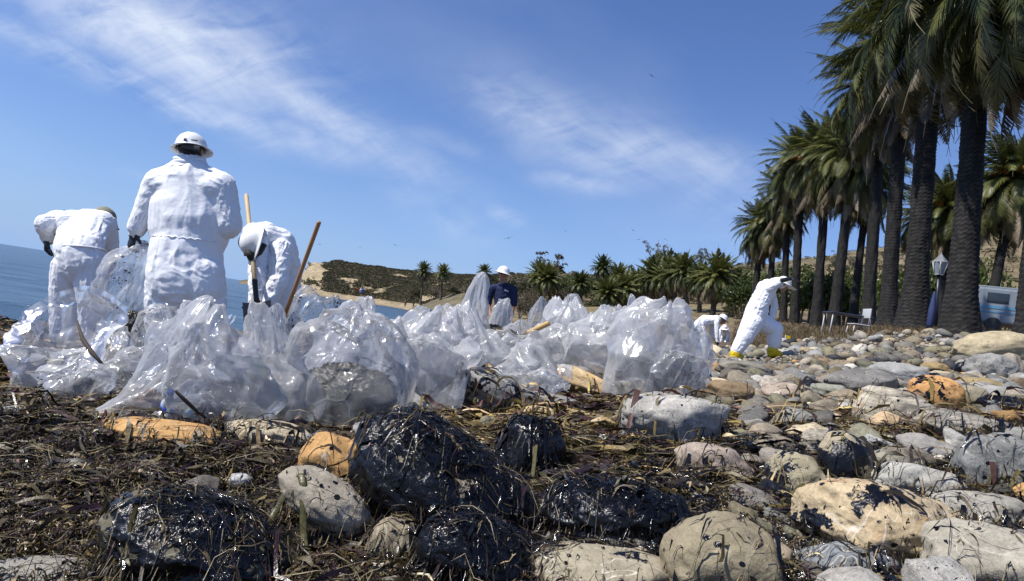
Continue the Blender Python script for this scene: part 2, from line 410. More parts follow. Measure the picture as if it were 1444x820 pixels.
# ---------------------------------------------------------------- stones
def stone_mat():
    m = Mat('beach_stone'); oc = m.coord('Object')
    info = m.n('ShaderNodeObjectInfo'); base = info.outputs['Color']
    # offset texture per object
    add = m.n('ShaderNodeVectorMath', operation='ADD'); mul = m.n('ShaderNodeVectorMath', operation='SCALE'); mul.inputs['Scale'].default_value = 37.0
    cmb = m.n('ShaderNodeCombineXYZ')
    for i in range(3): m.L(info.outputs['Random'], cmb.inputs[i])
    m.L(cmb.outputs[0], mul.inputs[0]); m.L(oc, add.inputs[0]); m.L(mul.outputs[0], add.inputs[1]); v = add.outputs[0]
    big = m.noise(v, 5, 5, .6); mid = m.noise(v, 22, 5, .65); fine = m.noise(v, 130, 3, .7)
    band = m.attr('band', 'OBJECT', 'Fac'); tar = m.attr('tar', 'OBJECT', 'Fac')
    mp = m.n('ShaderNodeMapping'); mp.inputs['Scale'].default_value = (2.5, 2.5, 26); mp.inputs['Rotation'].default_value = (.25, .3, 0); m.L(v, mp.inputs[0])
    bn = m.noise(mp.outputs[0], 1.4, 4, .6, .6)
    c = m.mix(1.0, base, m.ramp(big, [(.3, .72), (.7, 1.25)]), 'MULTIPLY')
    c = m.mix(1.0, c, m.ramp(mid, [(.3, .82), (.7, 1.15)]), 'MULTIPLY')
    c = m.mix(1.0, c, m.ramp(fine, [(.3, .78), (.7, 1.18)]), 'MULTIPLY')
    bandc = m.ramp(bn, [(.36, .55), (.5, 1.0), (.62, 1.45)])
    c = m.mix(band, c, m.mix(1.0, c, bandc, 'MULTIPLY'))
    hue = m.noise(v, 9, 3, .5, .4)
    c = m.mix(m.math('MULTIPLY', m.ramp(hue, [(.56, 0.0), (.7, 1.0)]), m.attr('rust', 'OBJECT', 'Fac')), c, (.42, .20, .06))
    # pale veins
    vw = m.noise(v, 3.1, 3, .6, 1.2)
    vein = m.ramp(m.math('ABSOLUTE', m.math('SUBTRACT', vw, .5)), [(.0, 1.0), (.008, 0.0)])
    c = m.mix(m.math('MULTIPLY', vein, m.attr('vein', 'OBJECT', 'Fac')), c, (.62, .56, .46))
    # speckles and pock marks
    vo = m.n('ShaderNodeTexVoronoi', inp={'Scale': 46.0}); m.L(v, vo.inputs['Vector'])
    sp = m.math('MULTIPLY', m.ramp(vo.outputs['Distance'], [(.10, 1.0), (.2, 0.0)]), m.ramp(m.noise(v, 7, 2), [(.5, 0.0), (.62, .75)]))
    c = m.mix(sp, c, (.05, .042, .03))
    # tar: spots, splashes, sheets
    tn = m.math('ADD', m.math('MULTIPLY', m.noise(v, 6.5, 4, .55, .8), .72), m.math('MULTIPLY', m.noise(v, 34, 3, .6, .5), .28))
    thr = m.math('SUBTRACT', .80, m.math('MULTIPLY', tar, .52))
    mask = m.math('MULTIPLY', m.math('SUBTRACT', tn, thr), 60, clamp=True)
    vo2 = m.n('ShaderNodeTexVoronoi', inp={'Scale': 19.0, 'Randomness': 1.0}); m.L(v, vo2.inputs['Vector'])
    drop = m.math('MULTIPLY', m.ramp(m.math('ADD', vo2.outputs['Distance'], m.math('MULTIPLY', m.math('SUBTRACT', mid, .5), .5)), [(.13, 1.0), (.17, 0.0)]), m.math('GREATER_THAN', m.math('ADD', m.noise(v, 4, 2), m.math('MULTIPLY', tar, .25)), .56))
    drop = m.math('MULTIPLY', drop, m.math('GREATER_THAN', tar, .02))
    mask = m.math('MAXIMUM', mask, drop)
    c = m.mix(mask, c, (.0045, .0045, .006))
    h1 = m.math('ADD', m.math('MULTIPLY', fine, .35), m.math('ADD', mid, m.math('MULTIPLY', vo.outputs['Distance'], .3)))
    stone_n = m.bump(h1, .8, .007)
    lump = m.math('ADD', m.noise(v, 60, 4, .6), m.math('MULTIPLY', m.noise(v, 17, 3, .5), 1.5))
    th = m.math('ADD', m.math('MULTIPLY', mask, 1.2), m.math('MULTIPLY', lump, mask))
    nn_ = m.bump(th, .5, .006, stone_n)
    m.set(color=c, rough=m.math('SUBTRACT', .78, m.math('MULTIPLY', mask, .64)), spec=m.math('ADD', .3, m.math('MULTIPLY', mask, .10)), normal=nn_)
    return m.m
STONE = stone_mat()

def ico(sub):
    bm = bmesh.new(); bmesh.ops.create_icosphere(bm, subdivisions=sub, radius=1)
    V = np.array([v.co[:] for v in bm.verts]); Fc = np.array([[v.index for v in f.verts] for f in bm.faces]); bm.free(); return V/np.linalg.norm(V, axis=1)[:, None], Fc
ICO = {k: ico(k) for k in (1, 2, 3, 4, 5, 6)}
def stone_geo(seed, size, power=2.3, cuts=5, sub=4, rough=1.0, layer=0.0):
    rnd = np.random.RandomState(seed); n, Fc = ICO[sub]
    r = (np.abs(n)**power).sum(1)**(-1/power)
    for k in range(cuts):
        mm = rnd.normal(size=3); mm[2] *= .8; mm /= np.linalg.norm(mm); dcut = rnd.uniform(.74, .95)
        q = n @ mm; lim = np.where(q > .05, dcut/np.maximum(q, .05), 9)
        kk = 14.; h = np.clip(.5+.5*(lim-r)*kk/4, 0, 1); r = lim*(1-h)+r*h - h*(1-h)/kk*1.2
    V = n*r[:, None]
    o = seed*3.7
    r2 = 1+rough*(.09*fbm(V*1.1+o, 2, seed)+.035*fbm(V*3.5+o, 3, seed+1)+.008*vnoise(V*14+o, seed+2))
    if layer: r2 = r2+layer*.02*np.abs(vnoise(np.stack([V[:, 0]*.6, V[:, 1]*.6, V[:, 2]*7], 1)+o, seed+5))
    V = V*r2[:, None]*np.array(size)
    return V, Fc

HERO = []   # (object, V world, F)
C = dict(grey=(.27, .26, .235), dgrey=(.15, .145, .13), tan=(.29, .24, .165), beige=(.36, .315, .24), cream=(.50, .42, .28), orange=(.50, .29, .11),
         rust=(.38, .20, .08), brown=(.20, .145, .085), olive=(.21, .19, .12), white=(.50, .48, .43), pink=(.33, .265, .21), black=(.05, .05, .055), peach=(.47, .36, .24), blue=(.20, .21, .22))
def hero(u, v, w, h, col, label, tar=0.0, band=0.0, vein=.3, rust=0., rot=0, seed=None, power=2.4, cuts=5, deep=.8, yaw=0, sub=5, rough=1.0, sink=0, group=None, d=None, layer=0., bot=.38):
    seed = seed or int(u*7+v)
    if u < 620 and not sink: sink = -.022
    if d is None:
        p = hit(u, min(v+bot*h, 1400)); d = p.y
    a = w/FPX*d/2*1.04; c = h/FPX*d/2*1.08; b = max(a, c)*deep
    dc = d+b*.35
    a *= dc/d; c *= dc/d
    V, Fc = stone_geo(seed, (a, b, c), power, cuts, sub, rough, layer)
    Rm = Matrix.Rotation(-radians(rot), 4, F_) @ Matrix.Rotation(radians(yaw), 4, 'Z')
    me = np_mesh('stone', V, Fc, True); me.materials.append(STONE)
    o = link('stone', me); loc = P(u, v, dc)-Vector((0, 0, sink))
    o.matrix_world = Matrix.Translation(loc) @ Rm
    o.color = (*C[col], 1) if isinstance(col, str) else (*col, 1)
    o['tar'] = float(tar*1.12+.04 if u > 620 else tar); o['band'] = float(band); o['vein'] = float(vein); o['rust'] = float(rust)
    tag(o, label, 'stone', group)
    Vw = V @ np.array(Rm.to_3x3()).T + np.array(loc)
    HERO.append((o, Vw, Fc, (u, v, w, h)))
    return o
H = hero
H(222, 619, 158, 30, 'orange', 'flat orange slab of rock under the front edge of the bags', vein=.6, rust=.4, power=2.6, deep=.6)
H(375, 621, 128, 34, (.44,.37,.25), 'long cream stone with brown cracks in front of the debris bag', vein=.8, power=2.8, rot=0, deep=.6)
H(415, 629, 60, 22, 'blue', 'small blue grey stone leaning on the cream stone', deep=.6)
H(560, 632, 120, 26, 'grey', 'low cracked grey slab half covered by seaweed', rot=-12, vein=.6, deep=.8)
H(478, 668, 112, 70, 'orange', 'rounded orange boulder behind the beige tar dripped stone', vein=.8, rust=.5, rot=-18, tar=.12, deep=.7)
H(532, 656, 96, 50, 'orange', 'second orange stone with dark specks beside the tar covered boulder', rust=.7, tar=.2, rot=-20, d=2.2)
H(455, 716, 140, 62, 'beige', 'smooth beige grey stone with a tar drip down its face', rot=-24, tar=.26, vein=.5, deep=.8, power=2.0, cuts=1, d=1.95)
H(1022, 800, 162, 128, (.25,.21,.135), 'large round tan stone with black tar spots at the bottom edge', tar=.16, vein=.15, cuts=2, power=2.1)
H(840, 812, 190, 76, (.30,.26,.18), 'broad tan stone with white vein and tar blots at the bottom edge', tar=.3, vein=1, rot=8, power=2.3, cuts=4)
H(951, 597, 152, 72, (.36,.34,.30), 'large pale grey boulder with white patches in the middle of the beach', vein=.8, band=.35, tar=.1, power=3.2, cuts=6, rot=4)
H(1005, 656, 102, 52, 'pink', 'pinkish beige stone with a flat slanted top', cuts=7, vein=.5, tar=.12, rot=4)
H(760, 588, 48, 28, (.52,.40,.21), 'small yellow cream stone behind the oiled boulder', vein=.5, cuts=3)
H(836, 546, 118, 34, (.52,.37,.19), 'long cream and orange rock tilted against the bags', rot=-16, vein=.9, power=2.8, rust=.5, deep=.5)
H(886, 548, 64, 30, (.50,.44,.32), 'cracked cream rock behind the large pale grey boulder', vein=.9, cuts=7, power=2.8, tar=.15)
H(790, 570, 96, 22, 'grey', 'low grey rock under the long cream and orange rock', rot=-8)
H(572, 567, 86, 32, (.50,.48,.42), 'whitish driftwood like rock tilted beside the debris bag', rot=-32, band=.5, deep=.4, vein=.4)
H(712, 562, 150, 52, (.22,.21,.19), 'grey slab with a tarry underside in front of the low bag', rot=-18, tar=.42, band=.8, deep=.6, layer=1)
H(1030, 556, 66, 34, (.22,.155,.085), 'brown rounded stone right of the pale grey boulder', cuts=4)
H(1050, 524, 72, 26, (.21,.19,.15), 'grey brown mound shaped stone by the walking worker', cuts=5)
H(1112, 556, 66, 30, 'pink', 'marbled brown stone with white veins', vein=1, cuts=6)
H(1173, 553, 52, 22, (.25,.245,.19), 'smooth greenish grey oval pebble', cuts=2, vein=.1)
H(1258, 583, 92, 66, (.31,.275,.21), 'rounded striped tan boulder with a peach patch', band=.9, vein=.4, cuts=3, tar=.12, rust=.3)
H(1254, 603, 52, 36, (.48,.34,.20), 'peach coloured stone set against the striped tan boulder', cuts=5, tar=.1, deep=.5)
H(1316, 560, 76, 54, (.50,.27,.10), 'orange stone with a tar coated lower side', tar=.42, cuts=5, power=2.5, rust=.3)
H(1362, 605, 134, 38, (.27,.245,.20), 'long striped grey stone with a tar splash on top', band=1, tar=.24, deep=.7, cuts=4, layer=1, rot=2)
H(1432, 579, 92, 34, 'black', 'oil blackened stone at the right edge', tar=1.1, deep=.8)
H(1267, 530, 74, 34, (.29,.285,.265), 'smooth pale grey oval stone in the rocky slope', cuts=3, vein=.2)
H(1213, 540, 92, 34, (.17,.16,.145), 'dark grey stone sloping beside the smooth pale grey oval stone', tar=.2, rot=10, deep=.7)
H(1406, 492, 118, 44, (.42,.35,.22), 'huge smooth tan boulder lying on top of the rocky slope', cuts=3, rot=11, vein=.25, power=2.2, deep=.6, band=.2)
H(1397, 521, 58, 42, (.24,.235,.215), 'pitted grey boulder below the huge smooth boulder', tar=.18, cuts=3, rough=1.8)
H(1359, 524, 24, 26, 'black', 'small tar black stone beside the pitted grey boulder', tar=1.2, sub=4)
H(1426, 520, 26, 40, (.29,.25,.19), 'upright tan stone right of the pitted grey boulder', sub=4)
H(1320, 522, 38, 20, (.31,.22,.10), 'brownish yellow stone near the small tar black stone', sub=4)
H(1388, 543, 56, 18, (.30,.23,.11), 'olive yellow flat stone with a dark crack', sub=4, tar=.15)
H(1370, 565, 46, 38, (.27,.235,.16), 'tan stone between the orange stone and the blackened stone', sub=4)
H(1408, 558, 60, 26, (.27,.26,.235), 'grey flat stone above the oil blackened stone', sub=4)
H(1304, 594, 26, 46, (.22,.20,.17), 'small upright grey stone under the orange stone', tar=.3, sub=4)
H(1340, 588, 62, 20, (.25,.24,.22), 'thin grey stone under the tar coated orange stone', sub=4)
H(1186, 660, 72, 96, (.33,.28,.19), 'tan boulder dripping with tar beside kelp', tar=.5, cuts=5, vein=.3, rust=.5)
H(1128, 676, 92, 68, (.30,.26,.17), 'greenish tan boulder blotched with black tar', tar=.48, cuts=5, power=2.6)
H(1192, 655, 44, 62, (.45,.20,.07), 'rust orange rock with a black streak between tarred boulders', tar=.3, cuts=4, deep=.9, rust=.6)
H(1292, 684, 112, 58, (.36,.345,.30), 'white speckled granite stone', vein=.2, cuts=4, rough=1.4)
H(1262, 668, 74, 62, (.26,.235,.18), 'banded tan stone behind the white speckled stone', band=.9, cuts=3)
H(1406, 664, 104, 92, (.20,.20,.185), 'tall grey boulder with tar flecks at the right edge', tar=.3, cuts=8, power=3, vein=.5, rot=12)
H(1240, 742, 226, 104, (.46,.36,.22), 'large cream and peach boulder with black tar patches', tar=.44, vein=.9, cuts=6, power=2.5, rust=.4, sub=6)
H(1382, 728, 138, 56, (.29,.27,.225), 'smooth grey stone with a flat top near the right edge', cuts=4, rot=6, vein=.3, deep=.7)
H(1404, 798, 172, 96, (.38,.345,.27), 'big pale grey stone with tar stains in the bottom right corner', cuts=5, power=2.7, tar=.24, vein=.5)
H(1192, 800, 128, 62, (.19,.20,.205), 'angular blue grey rock at the bottom edge', cuts=9, power=3, vein=.7, tar=.25)
H(1448, 700, 30, 40, 'orange', 'orange stone cut off by the right edge', sub=4)
H(1440, 625, 44, 40, 'grey', 'grey stone above the tall grey boulder', sub=4)
H(206, 762, 74, 52, (.30,.265,.21), 'grey tan stone sticking out behind the oiled kelp mound', rot=-20, cuts=3, vein=.1)
H(24, 592, 66, 22, (.22,.215,.19), 'flat grey stone lying in seaweed at the left edge', cuts=4, sub=4)
H(52, 822, 130, 26, (.24,.225,.19), 'low grey stone in the bottom left corner', cuts=3)
H(1160, 578, 30, 22, 'olive', 'small olive stone beside its round white neighbour', sub=4)
H(1174, 578, 36, 24, (.24,.205,.12), 'small olive tan stone above the kelp strands', sub=4)
H(1197, 582, 34, 24, 'white', 'small round white stone beside the striped tan boulder', sub=4)
H(1118, 598, 62, 42, (.23,.22,.19), 'grey stone with a seaweed cap left of the kelp strands', tar=.15, sub=4)
H(1215, 610, 60, 20, 'beige', 'flat beige stone under the kelp strands', sub=4)
H(1280, 624, 64, 20, (.27,.255,.18), 'flat greenish stone in front of the peach coloured stone', sub=4)
H(336, 686, 34, 18, (.45,.44,.42), 'small pale stone in the seaweed right of the mound', sub=4)
H(655, 572, 36, 16, 'dgrey', 'small dark grey stone near the slab', sub=4)
H(965, 548, 36, 18, 'white', 'small white stone right of the bags', sub=4, tar=.1)
H(988, 556, 34, 15, 'beige', 'small pale oval stone behind the pale grey boulder', sub=4)
H(1012, 540, 34, 13, 'cream', 'small cream pebble behind the brown rounded stone', sub=4)
H(985, 508, 14, 18, (.42,.22,.08), 'small orange brown stone at the foot of the last bag', sub=3)
# the oiled boulders
TB = H(632, 708, 306, 152, (.24,.20,.14), 'huge tar coated boulder in the centre foreground', tar=.70, cuts=3, rot=-29, deep=.62, power=2.2, sub=6, seed=912, vein=.2, bot=.32)
TB2 = H(676, 786, 172, 96, (.26,.22,.15), 'low oil soaked stone with blue sheen in front of the tarred boulder', tar=.86, rot=-14, cuts=3, sub=6, vein=.5, seed=77)
TB3 = H(742, 640, 100, 86, 'black', 'rounded oiled rock behind the tarred boulder', tar=1.1, sub=5, seed=31)
TB4 = H(866, 730, 196, 92, (.07,.06,.045), 'tar black mound of oiled kelp right of the big boulder', tar=.9, sub=6, seed=55, rough=1.5, power=2.0, cuts=0)
TB5 = H(288, 792, 250, 118, (.12,.105,.07), 'oiled kelp draped mound in the lower left foreground', tar=.72, sub=6, seed=66, rough=1.4, rot=-14, power=2.0, cuts=1)
H(548, 790, 66, 90, (.23,.19,.125), 'tan rock showing in the gap between the tarred boulders', tar=.35, rot=-20, d=1.85)
H(895, 775, 120, 34, (.13,.12,.10), 'dark grey driftwood like rock behind the tan stone', rot=-6, band=1, tar=.35, deep=.4)
H(740, 800, 62, 34, (.36,.29,.20), 'small cracked tan rock beside the oil soaked stone', cuts=8, vein=.8)
for o_, lab in ((TB4, 0),): pass

# occupancy of hero stones in the picture, to keep random stones from colliding with them
hero_c = [(o.location.x, o.location.y, max(np.ptp(Vw[:, 0]), np.ptp(Vw[:, 1]))/2) for o, Vw, _, _ in HERO]

VARS = []
for k in range(14):
    rr = np.random.RandomState(100+k)
    V, Fc = stone_geo(200+k, (1, rr.uniform(.55, .95), rr.uniform(.36, .72)), rr.uniform(2.1, 3.6), rr.randint(5, 13), 4, 1.35)
    VARS.append((V, Fc)); 
def scatter_cobbles():
    rnd = np.random.RandomState(11)
    # candidate positions in world space
    pts = []
    n = 60000
    y = np.exp(rnd.uniform(math.log(1.3), math.log(21), n)); x = rnd.uniform(-.6, 1.15, n)*y
    z = g(x, y); u, v = proj(x, y, z)
    dens = np.where(x > .25*y-.1, 1.0, 0.0)
    dens = np.where((y < 5.5) & (u < 1040), .006, dens)
    dens = np.where((y < 3.4), dens*.10, dens)
    dens = np.where((y > 6) & (u > 870), 1, dens)
    dens = np.where((y > 5) & (u > 960), 1, dens)
    dens = np.where((y > 7) & (x > -2) & (u <= 870), .35, dens)
    edge = 16.6+1.2*vnoise(np.stack([x*.5, x*0, x*0], 1), 12)
    dens = np.where(y > edge, 0, dens); dens = np.where((u > 1560) | (u < -100), 0, dens)
    dens = np.where((x > 7.2+.35*(14-y)) & (y > 12), dens*.45, dens)
    dens = np.where(x < -1.5, 0, dens)
    keep = rnd.rand(n) < dens; x, y, z, u, v = x[keep], y[keep], z[keep], u[keep], v[keep]
    feet = [P(1036, 510, 12.5), P(1094, 504, 12.7), P(992, 501, 18.4)]
    # Poisson style selection by size, biggest first
    sizes = np.sort(.026+.14*rnd.rand(len(x))**3.0)[::-1]
    sel = []; cell = {}
    cs = .36
    for i in range(len(x)):
        s = sizes[i]*(.75+.035*min(y[i], 14))
        ok = True; ci, cj = int(x[i]//cs), int(y[i]//cs)
        for a in (-1, 0, 1):
            for b in (-1, 0, 1):
                for (px, py, ps) in cell.get((ci+a, cj+b), ()):
                    if (px-x[i])**2+(py-y[i])**2 < (.74*(ps+s))**2: ok = False; break
                if not ok: break
            if not ok: break
        if ok and s > .05:
            for q in feet:
                if abs(x[i]-q.x*y[i]/q.y) < .35+s and q.y-2.6 < y[i] < q.y+.4: ok = s < .07
        if ok:
            for (hx, hy, hr) in hero_c:
                if (hx-x[i])**2+(hy-y[i])**2 < (hr*.85+s*.6)**2: ok = False; break
        if ok:
            cell.setdefault((ci, cj), []).append((x[i], y[i], s)); sel.append((x[i], y[i], z[i], s, u[i], v[i]))
        if len(sel) > 4200: break
    sel.sort(key=lambda t: -t[3]/t[1])
    pal = [('grey', .27), ('dgrey', .17), ('beige', .14), ('tan', .11), ('olive', .08), ('cream', .06), ('white', .07), ('orange', .015), ('brown', .04), ('black', .06)]
    names = [p[0] for p in pal]; pr = np.array([p[1] for p in pal]); pr /= pr.sum()
    desc = dict(grey='mid grey', dgrey='dark grey', beige='beige', tan='tan', olive='olive green', cream='cream yellow', white='whitish', orange='orange', brown='brown', black='oil blackened')
    mes = []
    for k, (V, Fc) in enumerate(VARS):
        me = np_mesh('cobble', V, Fc); me.materials.append(STONE); mes.append(me)
    restV = []; restF = []; restC = []; nv = 0
    V2 = []
    for k, (V, Fc) in enumerate(VARS):
        n_, f_ = ICO[2]; Vs, _ = stone_geo(200+k, (1, .8, .55), 2.5, 5, 2, 1.1); V2.append(Vs)
    pend = []
    visible = [t for t in sel if -60 < t[4] < 1500 and t[5] < 900]
    vis_set = set(id(t) for t in visible[:300])
    for i, t in enumerate(sel):
        x_, y_, z_, s, u_, v_ = t
        cn = names[rnd.choice(len(names), p=pr)]
        base = np.array(C[cn])*rnd.uniform(.55, 1.15)
        tt_ = rnd.uniform(-.05, .09); base = base*np.array([1+tt_, 1, 1-tt_])
        rz = rnd.uniform(0, 6.28); tx, ty = rnd.normal(0, .34, 2)
        Rm = (Matrix.Rotation(tx, 3, 'X') @ Matrix.Rotation(ty, 3, 'Y') @ Matrix.Rotation(rz, 3, 'Z'))
        k = rnd.randint(len(VARS)); lift = s*.18
        if id(t) in vis_set:
            o = link('cobble', mes[k]); o.matrix_world = Matrix.Translation((x_, y_, z_+lift)) @ Rm.to_4x4() @ Matrix.Diagonal((s, s, s, 1))
            base = np.clip(base, .02, .6); o.color = (*base, 1)
            o['tar'] = 1.2 if cn == 'black' else float(max(0, rnd.uniform(-.05, .42))); o['band'] = float(rnd.rand()**2*.9); o['vein'] = float(rnd.rand()); o['rust'] = float(rnd.rand()**2*.4)
            zone = ('on the rocky slope under the palms' if y_ > 8 else 'in the middle of the stone beach' if y_ > 4.2 else 'among the near boulders at the right')
            if x_ < 0.6: zone = 'behind the heap of bags' if y_ > 6 else 'in the seaweed in front of the bags'
            tag(o, None, 'stone', '%s cobbles %s' % (desc[cn], zone)); szw = 'large' if s/y_ > .024 else 'small' if s/y_ < .015 else 'medium'
            best = min(HERO, key=lambda q: (q[3][0]-u_)**2+((q[3][1]-v_)*1.6)**2); du, dv_ = u_-best[3][0], (v_-best[3][1])*1.6
            rel = ('right of' if du > 0 else 'left of') if abs(du) > abs(dv_) else ('in front of' if dv_ > 0 else 'behind')
            import re as _re
            short = _re.split(r' (in|with|under|behind|beside|right|left|at|on|lying|by|set|from|sticking|tilted|leaning|half|above|below|between|against|sloping|cut|near|sticking|covered|blotched|dripping|showing|crossing) ', best[0]['label'])[0]
            pend.append((o, '%s %s cobble %s the %s' % (szw, desc[cn], rel, short), du*du+dv_*dv_))
        else:
            Vw = (V2[k]*s) @ np.array(Rm).T+np.array([x_, y_, z_+lift])
            restV.append(Vw); restF.append(ICO[2][1]+nv); nv += len(Vw); restC.append(np.tile(np.clip(base, .02, .6), (len(Vw), 1)))
    by = {}
    for o, lab, dd in pend: by.setdefault(lab, []).append((dd, o))
    ordn = ['', 'second ', 'third ', 'fourth ', 'fifth ', 'sixth ', 'seventh ', 'eighth ', 'ninth ', 'tenth ']
    for lab, L in by.items():
        L.sort(key=lambda t: t[0])
        for i, (dd, o) in enumerate(L):
            o['label'] = (('nearest ' if i == 0 else ordn[min(i, 9)])+lab) if len(L) > 1 else lab
    # gravel sized pebbles filling the gaps
    n = 16000
    y = np.exp(rnd.uniform(math.log(1.4), math.log(16.5), n)); x = rnd.uniform(-.1, 1.1, n)*y
    z = g(x, y); u, v = proj(x, y, z); ok = (u > 930+60*vnoise(np.stack([y, y*0, y*0], 1), 2)) & (u < 1520) & ((y > 4) | (rnd.rand(n) < .35))
    n1_, f1_ = ICO[1]
    for x_, y_, z_ in zip(x[ok], y[ok], z[ok]):
        s = rnd.uniform(.012, .035)*(.7+.06*y_)
        cn = names[rnd.choice(len(names), p=pr)]; base = np.clip(np.array(C[cn])*rnd.uniform(.7, 1.2), .02, .55)
        q = n1_*(1+.25*rnd.uniform(-1, 1, (len(n1_), 1)))*s*np.array([1, rnd.uniform(.6, 1), rnd.uniform(.4, .8)])
        restV.append(q+np.array([x_, y_, z_+s*.2])); restF.append(f1_+nv); nv += len(q); restC.append(np.tile(base, (len(q), 1)))
    me = np_mesh('cobbles', np.concatenate(restV), np.concatenate(restF), cols=np.concatenate(restC))
    m = Mat('small_stones'); vec = m.coord()
    c = m.mix(1.0, m.attr('col'), m.ramp(m.noise(vec, 40, 5, .65), [(.3, .7), (.7, 1.25)]), 'MULTIPLY')
    c = m.mix(m.ramp(m.noise(vec, 11, 4, .6, .5), [(.60, 0.0), (.62, .9)]), c, (.01, .01, .011))
    m.set(color=c, rough=.72, spec=.3, normal=m.bump(m.noise(vec, 90, 4), .5, .005))
    o = link('cobbles', me, None, m.m); tag(o, 'small mixed grey and tan stones filling the rocky slope', 'stones', None, 'stuff')
    print('cobbles', len(sel), 'visible', len(visible))
scatter_cobbles()

# ---------------------------------------------------------------- seaweed
def weed_mat():
    m = Mat('seaweed'); col = m.attr('col'); oil = m.attr('oil', out='Fac'); v = m.coord()
    c = m.mix(1.0, col, m.ramp(m.noise(v, 70, 3), [(.3, .65), (.7, 1.35)]), 'MULTIPLY')
    m.set(color=c, rough=m.math('SUBTRACT', .42, m.math('MULTIPLY', oil, .30)), spec=m.math('ADD', .32, m.math('MULTIPLY', oil, .12)),
          normal=m.bump(m.noise(v, 160, 3), .5, .003))
    return m.m
WEED = weed_mat()
Vall = [np.array([v.co[:] for v in ground_obj.data.vertices])]
# near ground patch + hero stones in one BVH
gx, gy = np.meshgrid(np.linspace(-5, 5, 240), np.linspace(.5, 8, 200)); gz = g(gx.ravel(), gy.ravel())
TV = [np.stack([gx.ravel(), gy.ravel(), gz], 1)]; gf = grid_faces(200, 240); TF = [np.concatenate([gf[:, :3], gf[:, [0, 2, 3]]])]; off = len(gz)
for o, Vw, Fc, _ in HERO: TV.append(Vw); TF.append(Fc+off); off += len(Vw)
bvh = BVHTree.FromPolygons(np.concatenate(TV).tolist(), np.concatenate(TF).tolist(), all_triangles=True)
# a height map of ground plus boulders
HX0, HX1, HY0, HY1, HN, HM = -3.6, 4.6, .7, 6.4, 680, 480
def heightmap():
    Hm = np.zeros((HM, HN)); xs = np.linspace(HX0, HX1, HN); ys = np.linspace(HY0, HY1, HM)
    Hm = g(*[q.ravel() for q in np.meshgrid(xs, ys)]).reshape(HM, HN)
    G0 = Hm.copy(); dn = Vector((0, 0, -1)); bv = bvh
    near = np.zeros_like(Hm, bool)
    for o, Vw, Fc, _ in HERO:
        a = np.searchsorted(xs, Vw[:, 0].min()); b = np.searchsorted(xs, Vw[:, 0].max()); c_ = np.searchsorted(ys, Vw[:, 1].min()); d_ = np.searchsorted(ys, Vw[:, 1].max())
        near[c_:d_, a:b] = True
    for j, i in zip(*np.nonzero(near)):
        h = bv.ray_cast(Vector((xs[i], ys[j], 3)), dn)[0]
        if h is not None: Hm[j, i] = h.z
    return Hm, G0
HMAP, G0 = heightmap()
def hm(x, y, M=None):
    M = HMAP if M is None else M
    i = np.clip((x-HX0)/(HX1-HX0)*(HN-1), 0, HN-1.001); j = np.clip((y-HY0)/(HY1-HY0)*(HM-1), 0, HM-1.001)
    i0 = i.astype(int); j0 = j.astype(int); fi = i-i0; fj = j-j0
    z = (M[j0, i0]*(1-fi)+M[j0, i0+1]*fi)*(1-fj)+(M[j0+1, i0]*(1-fi)+M[j0+1, i0+1]*fi)*fj
    inside = (x > HX0) & (x < HX1) & (y > HY0) & (y < HY1)
    return np.where(inside, z, g(x, y))
PAL = np.array([1.08, .96, .88])*np.array([(.050,.043,.017), (.028,.021,.013), (.095,.080,.030), (.14,.115,.048), (.050,.026,.027), (.032,.016,.020), (.20,.165,.085), (.070,.062,.020), (.36,.30,.18), (.018,.015,.012)])
PPR = np.array([.20, .17, .13, .08, .09, .09, .055, .09, .02, .075]); PPR = PPR/PPR.sum()
def strips(name, x, y, length, width, lift, col, oil, rnd, seg=6, label='', ang=None, cap_h=None, curl=1.0, parent=None, kind='stuff', cat='seaweed'):
    n = len(x); th = rnd.uniform(0, 2*pi, n) if ang is None else ang
    kap = rnd.normal(0, 1.0, n)*curl; t = np.linspace(-.5, .5, seg+1)
    A = th[:, None]+kap[:, None]*t[None, :]*1.6
    dx = np.cos(A)*length[:, None]/seg; dy = np.sin(A)*length[:, None]/seg
    cx = x[:, None]+np.cumsum(dx, 1)-dx.sum(1, keepdims=True)/2; cy = y[:, None]+np.cumsum(dy, 1)-dy.sum(1, keepdims=True)/2
    cz = hm(cx.ravel(), cy.ravel()).reshape(cx.shape)
    # do not stretch over cliffs: limit fall per segment
    z0 = cz[:, seg//2]; cz = np.clip(cz, (z0-length*.65)[:, None], (z0+length*.4)[:, None])
    hump = np.cos(t*pi)[None, :]*(rnd.rand(n)*length*.16*curl)[:, None]
    cz = cz+lift[:, None]+hump+rnd.normal(0, .0035, cz.shape)
    px, py = -np.sin(A), np.cos(A); tw = rnd.normal(0, .7, n)[:, None]+rnd.normal(0, 1.2, n)[:, None]*t[None, :]*1.5
    wt = (width[:, None]*(.25+.75*np.sqrt(np.clip(1-(2*t)**2, 0, 1)))[None, :])*.5*(1+.25*rnd.normal(0, 1, cz.shape))
    ox = px*np.cos(tw)*wt; oy = py*np.cos(tw)*wt; oz = np.sin(tw)*wt
    V = np.stack([np.stack([cx-ox, cy-oy, cz-oz], -1), np.stack([cx+ox, cy+oy, cz+oz], -1)], 2).reshape(-1, 3)
    base = (np.arange(n)*(seg+1)*2)[:, None]; k = (np.arange(seg)*2)[None, :]
    a = base+k; Fc = np.stack([a, a+1, a+3, a+2], -1).reshape(-1, 4)
    colv = np.repeat(col, (seg+1)*2, 0)*(1+.15*rnd.normal(0, 1, (n*(seg+1)*2, 1))); oilv = np.repeat(oil, (seg+1)*2)
    me = np_mesh(name, V, Fc, True, np.clip(colv, .002, .6), oilv)
    o = link(name, me, parent, WEED); tag(o, label, cat, None, kind); return o
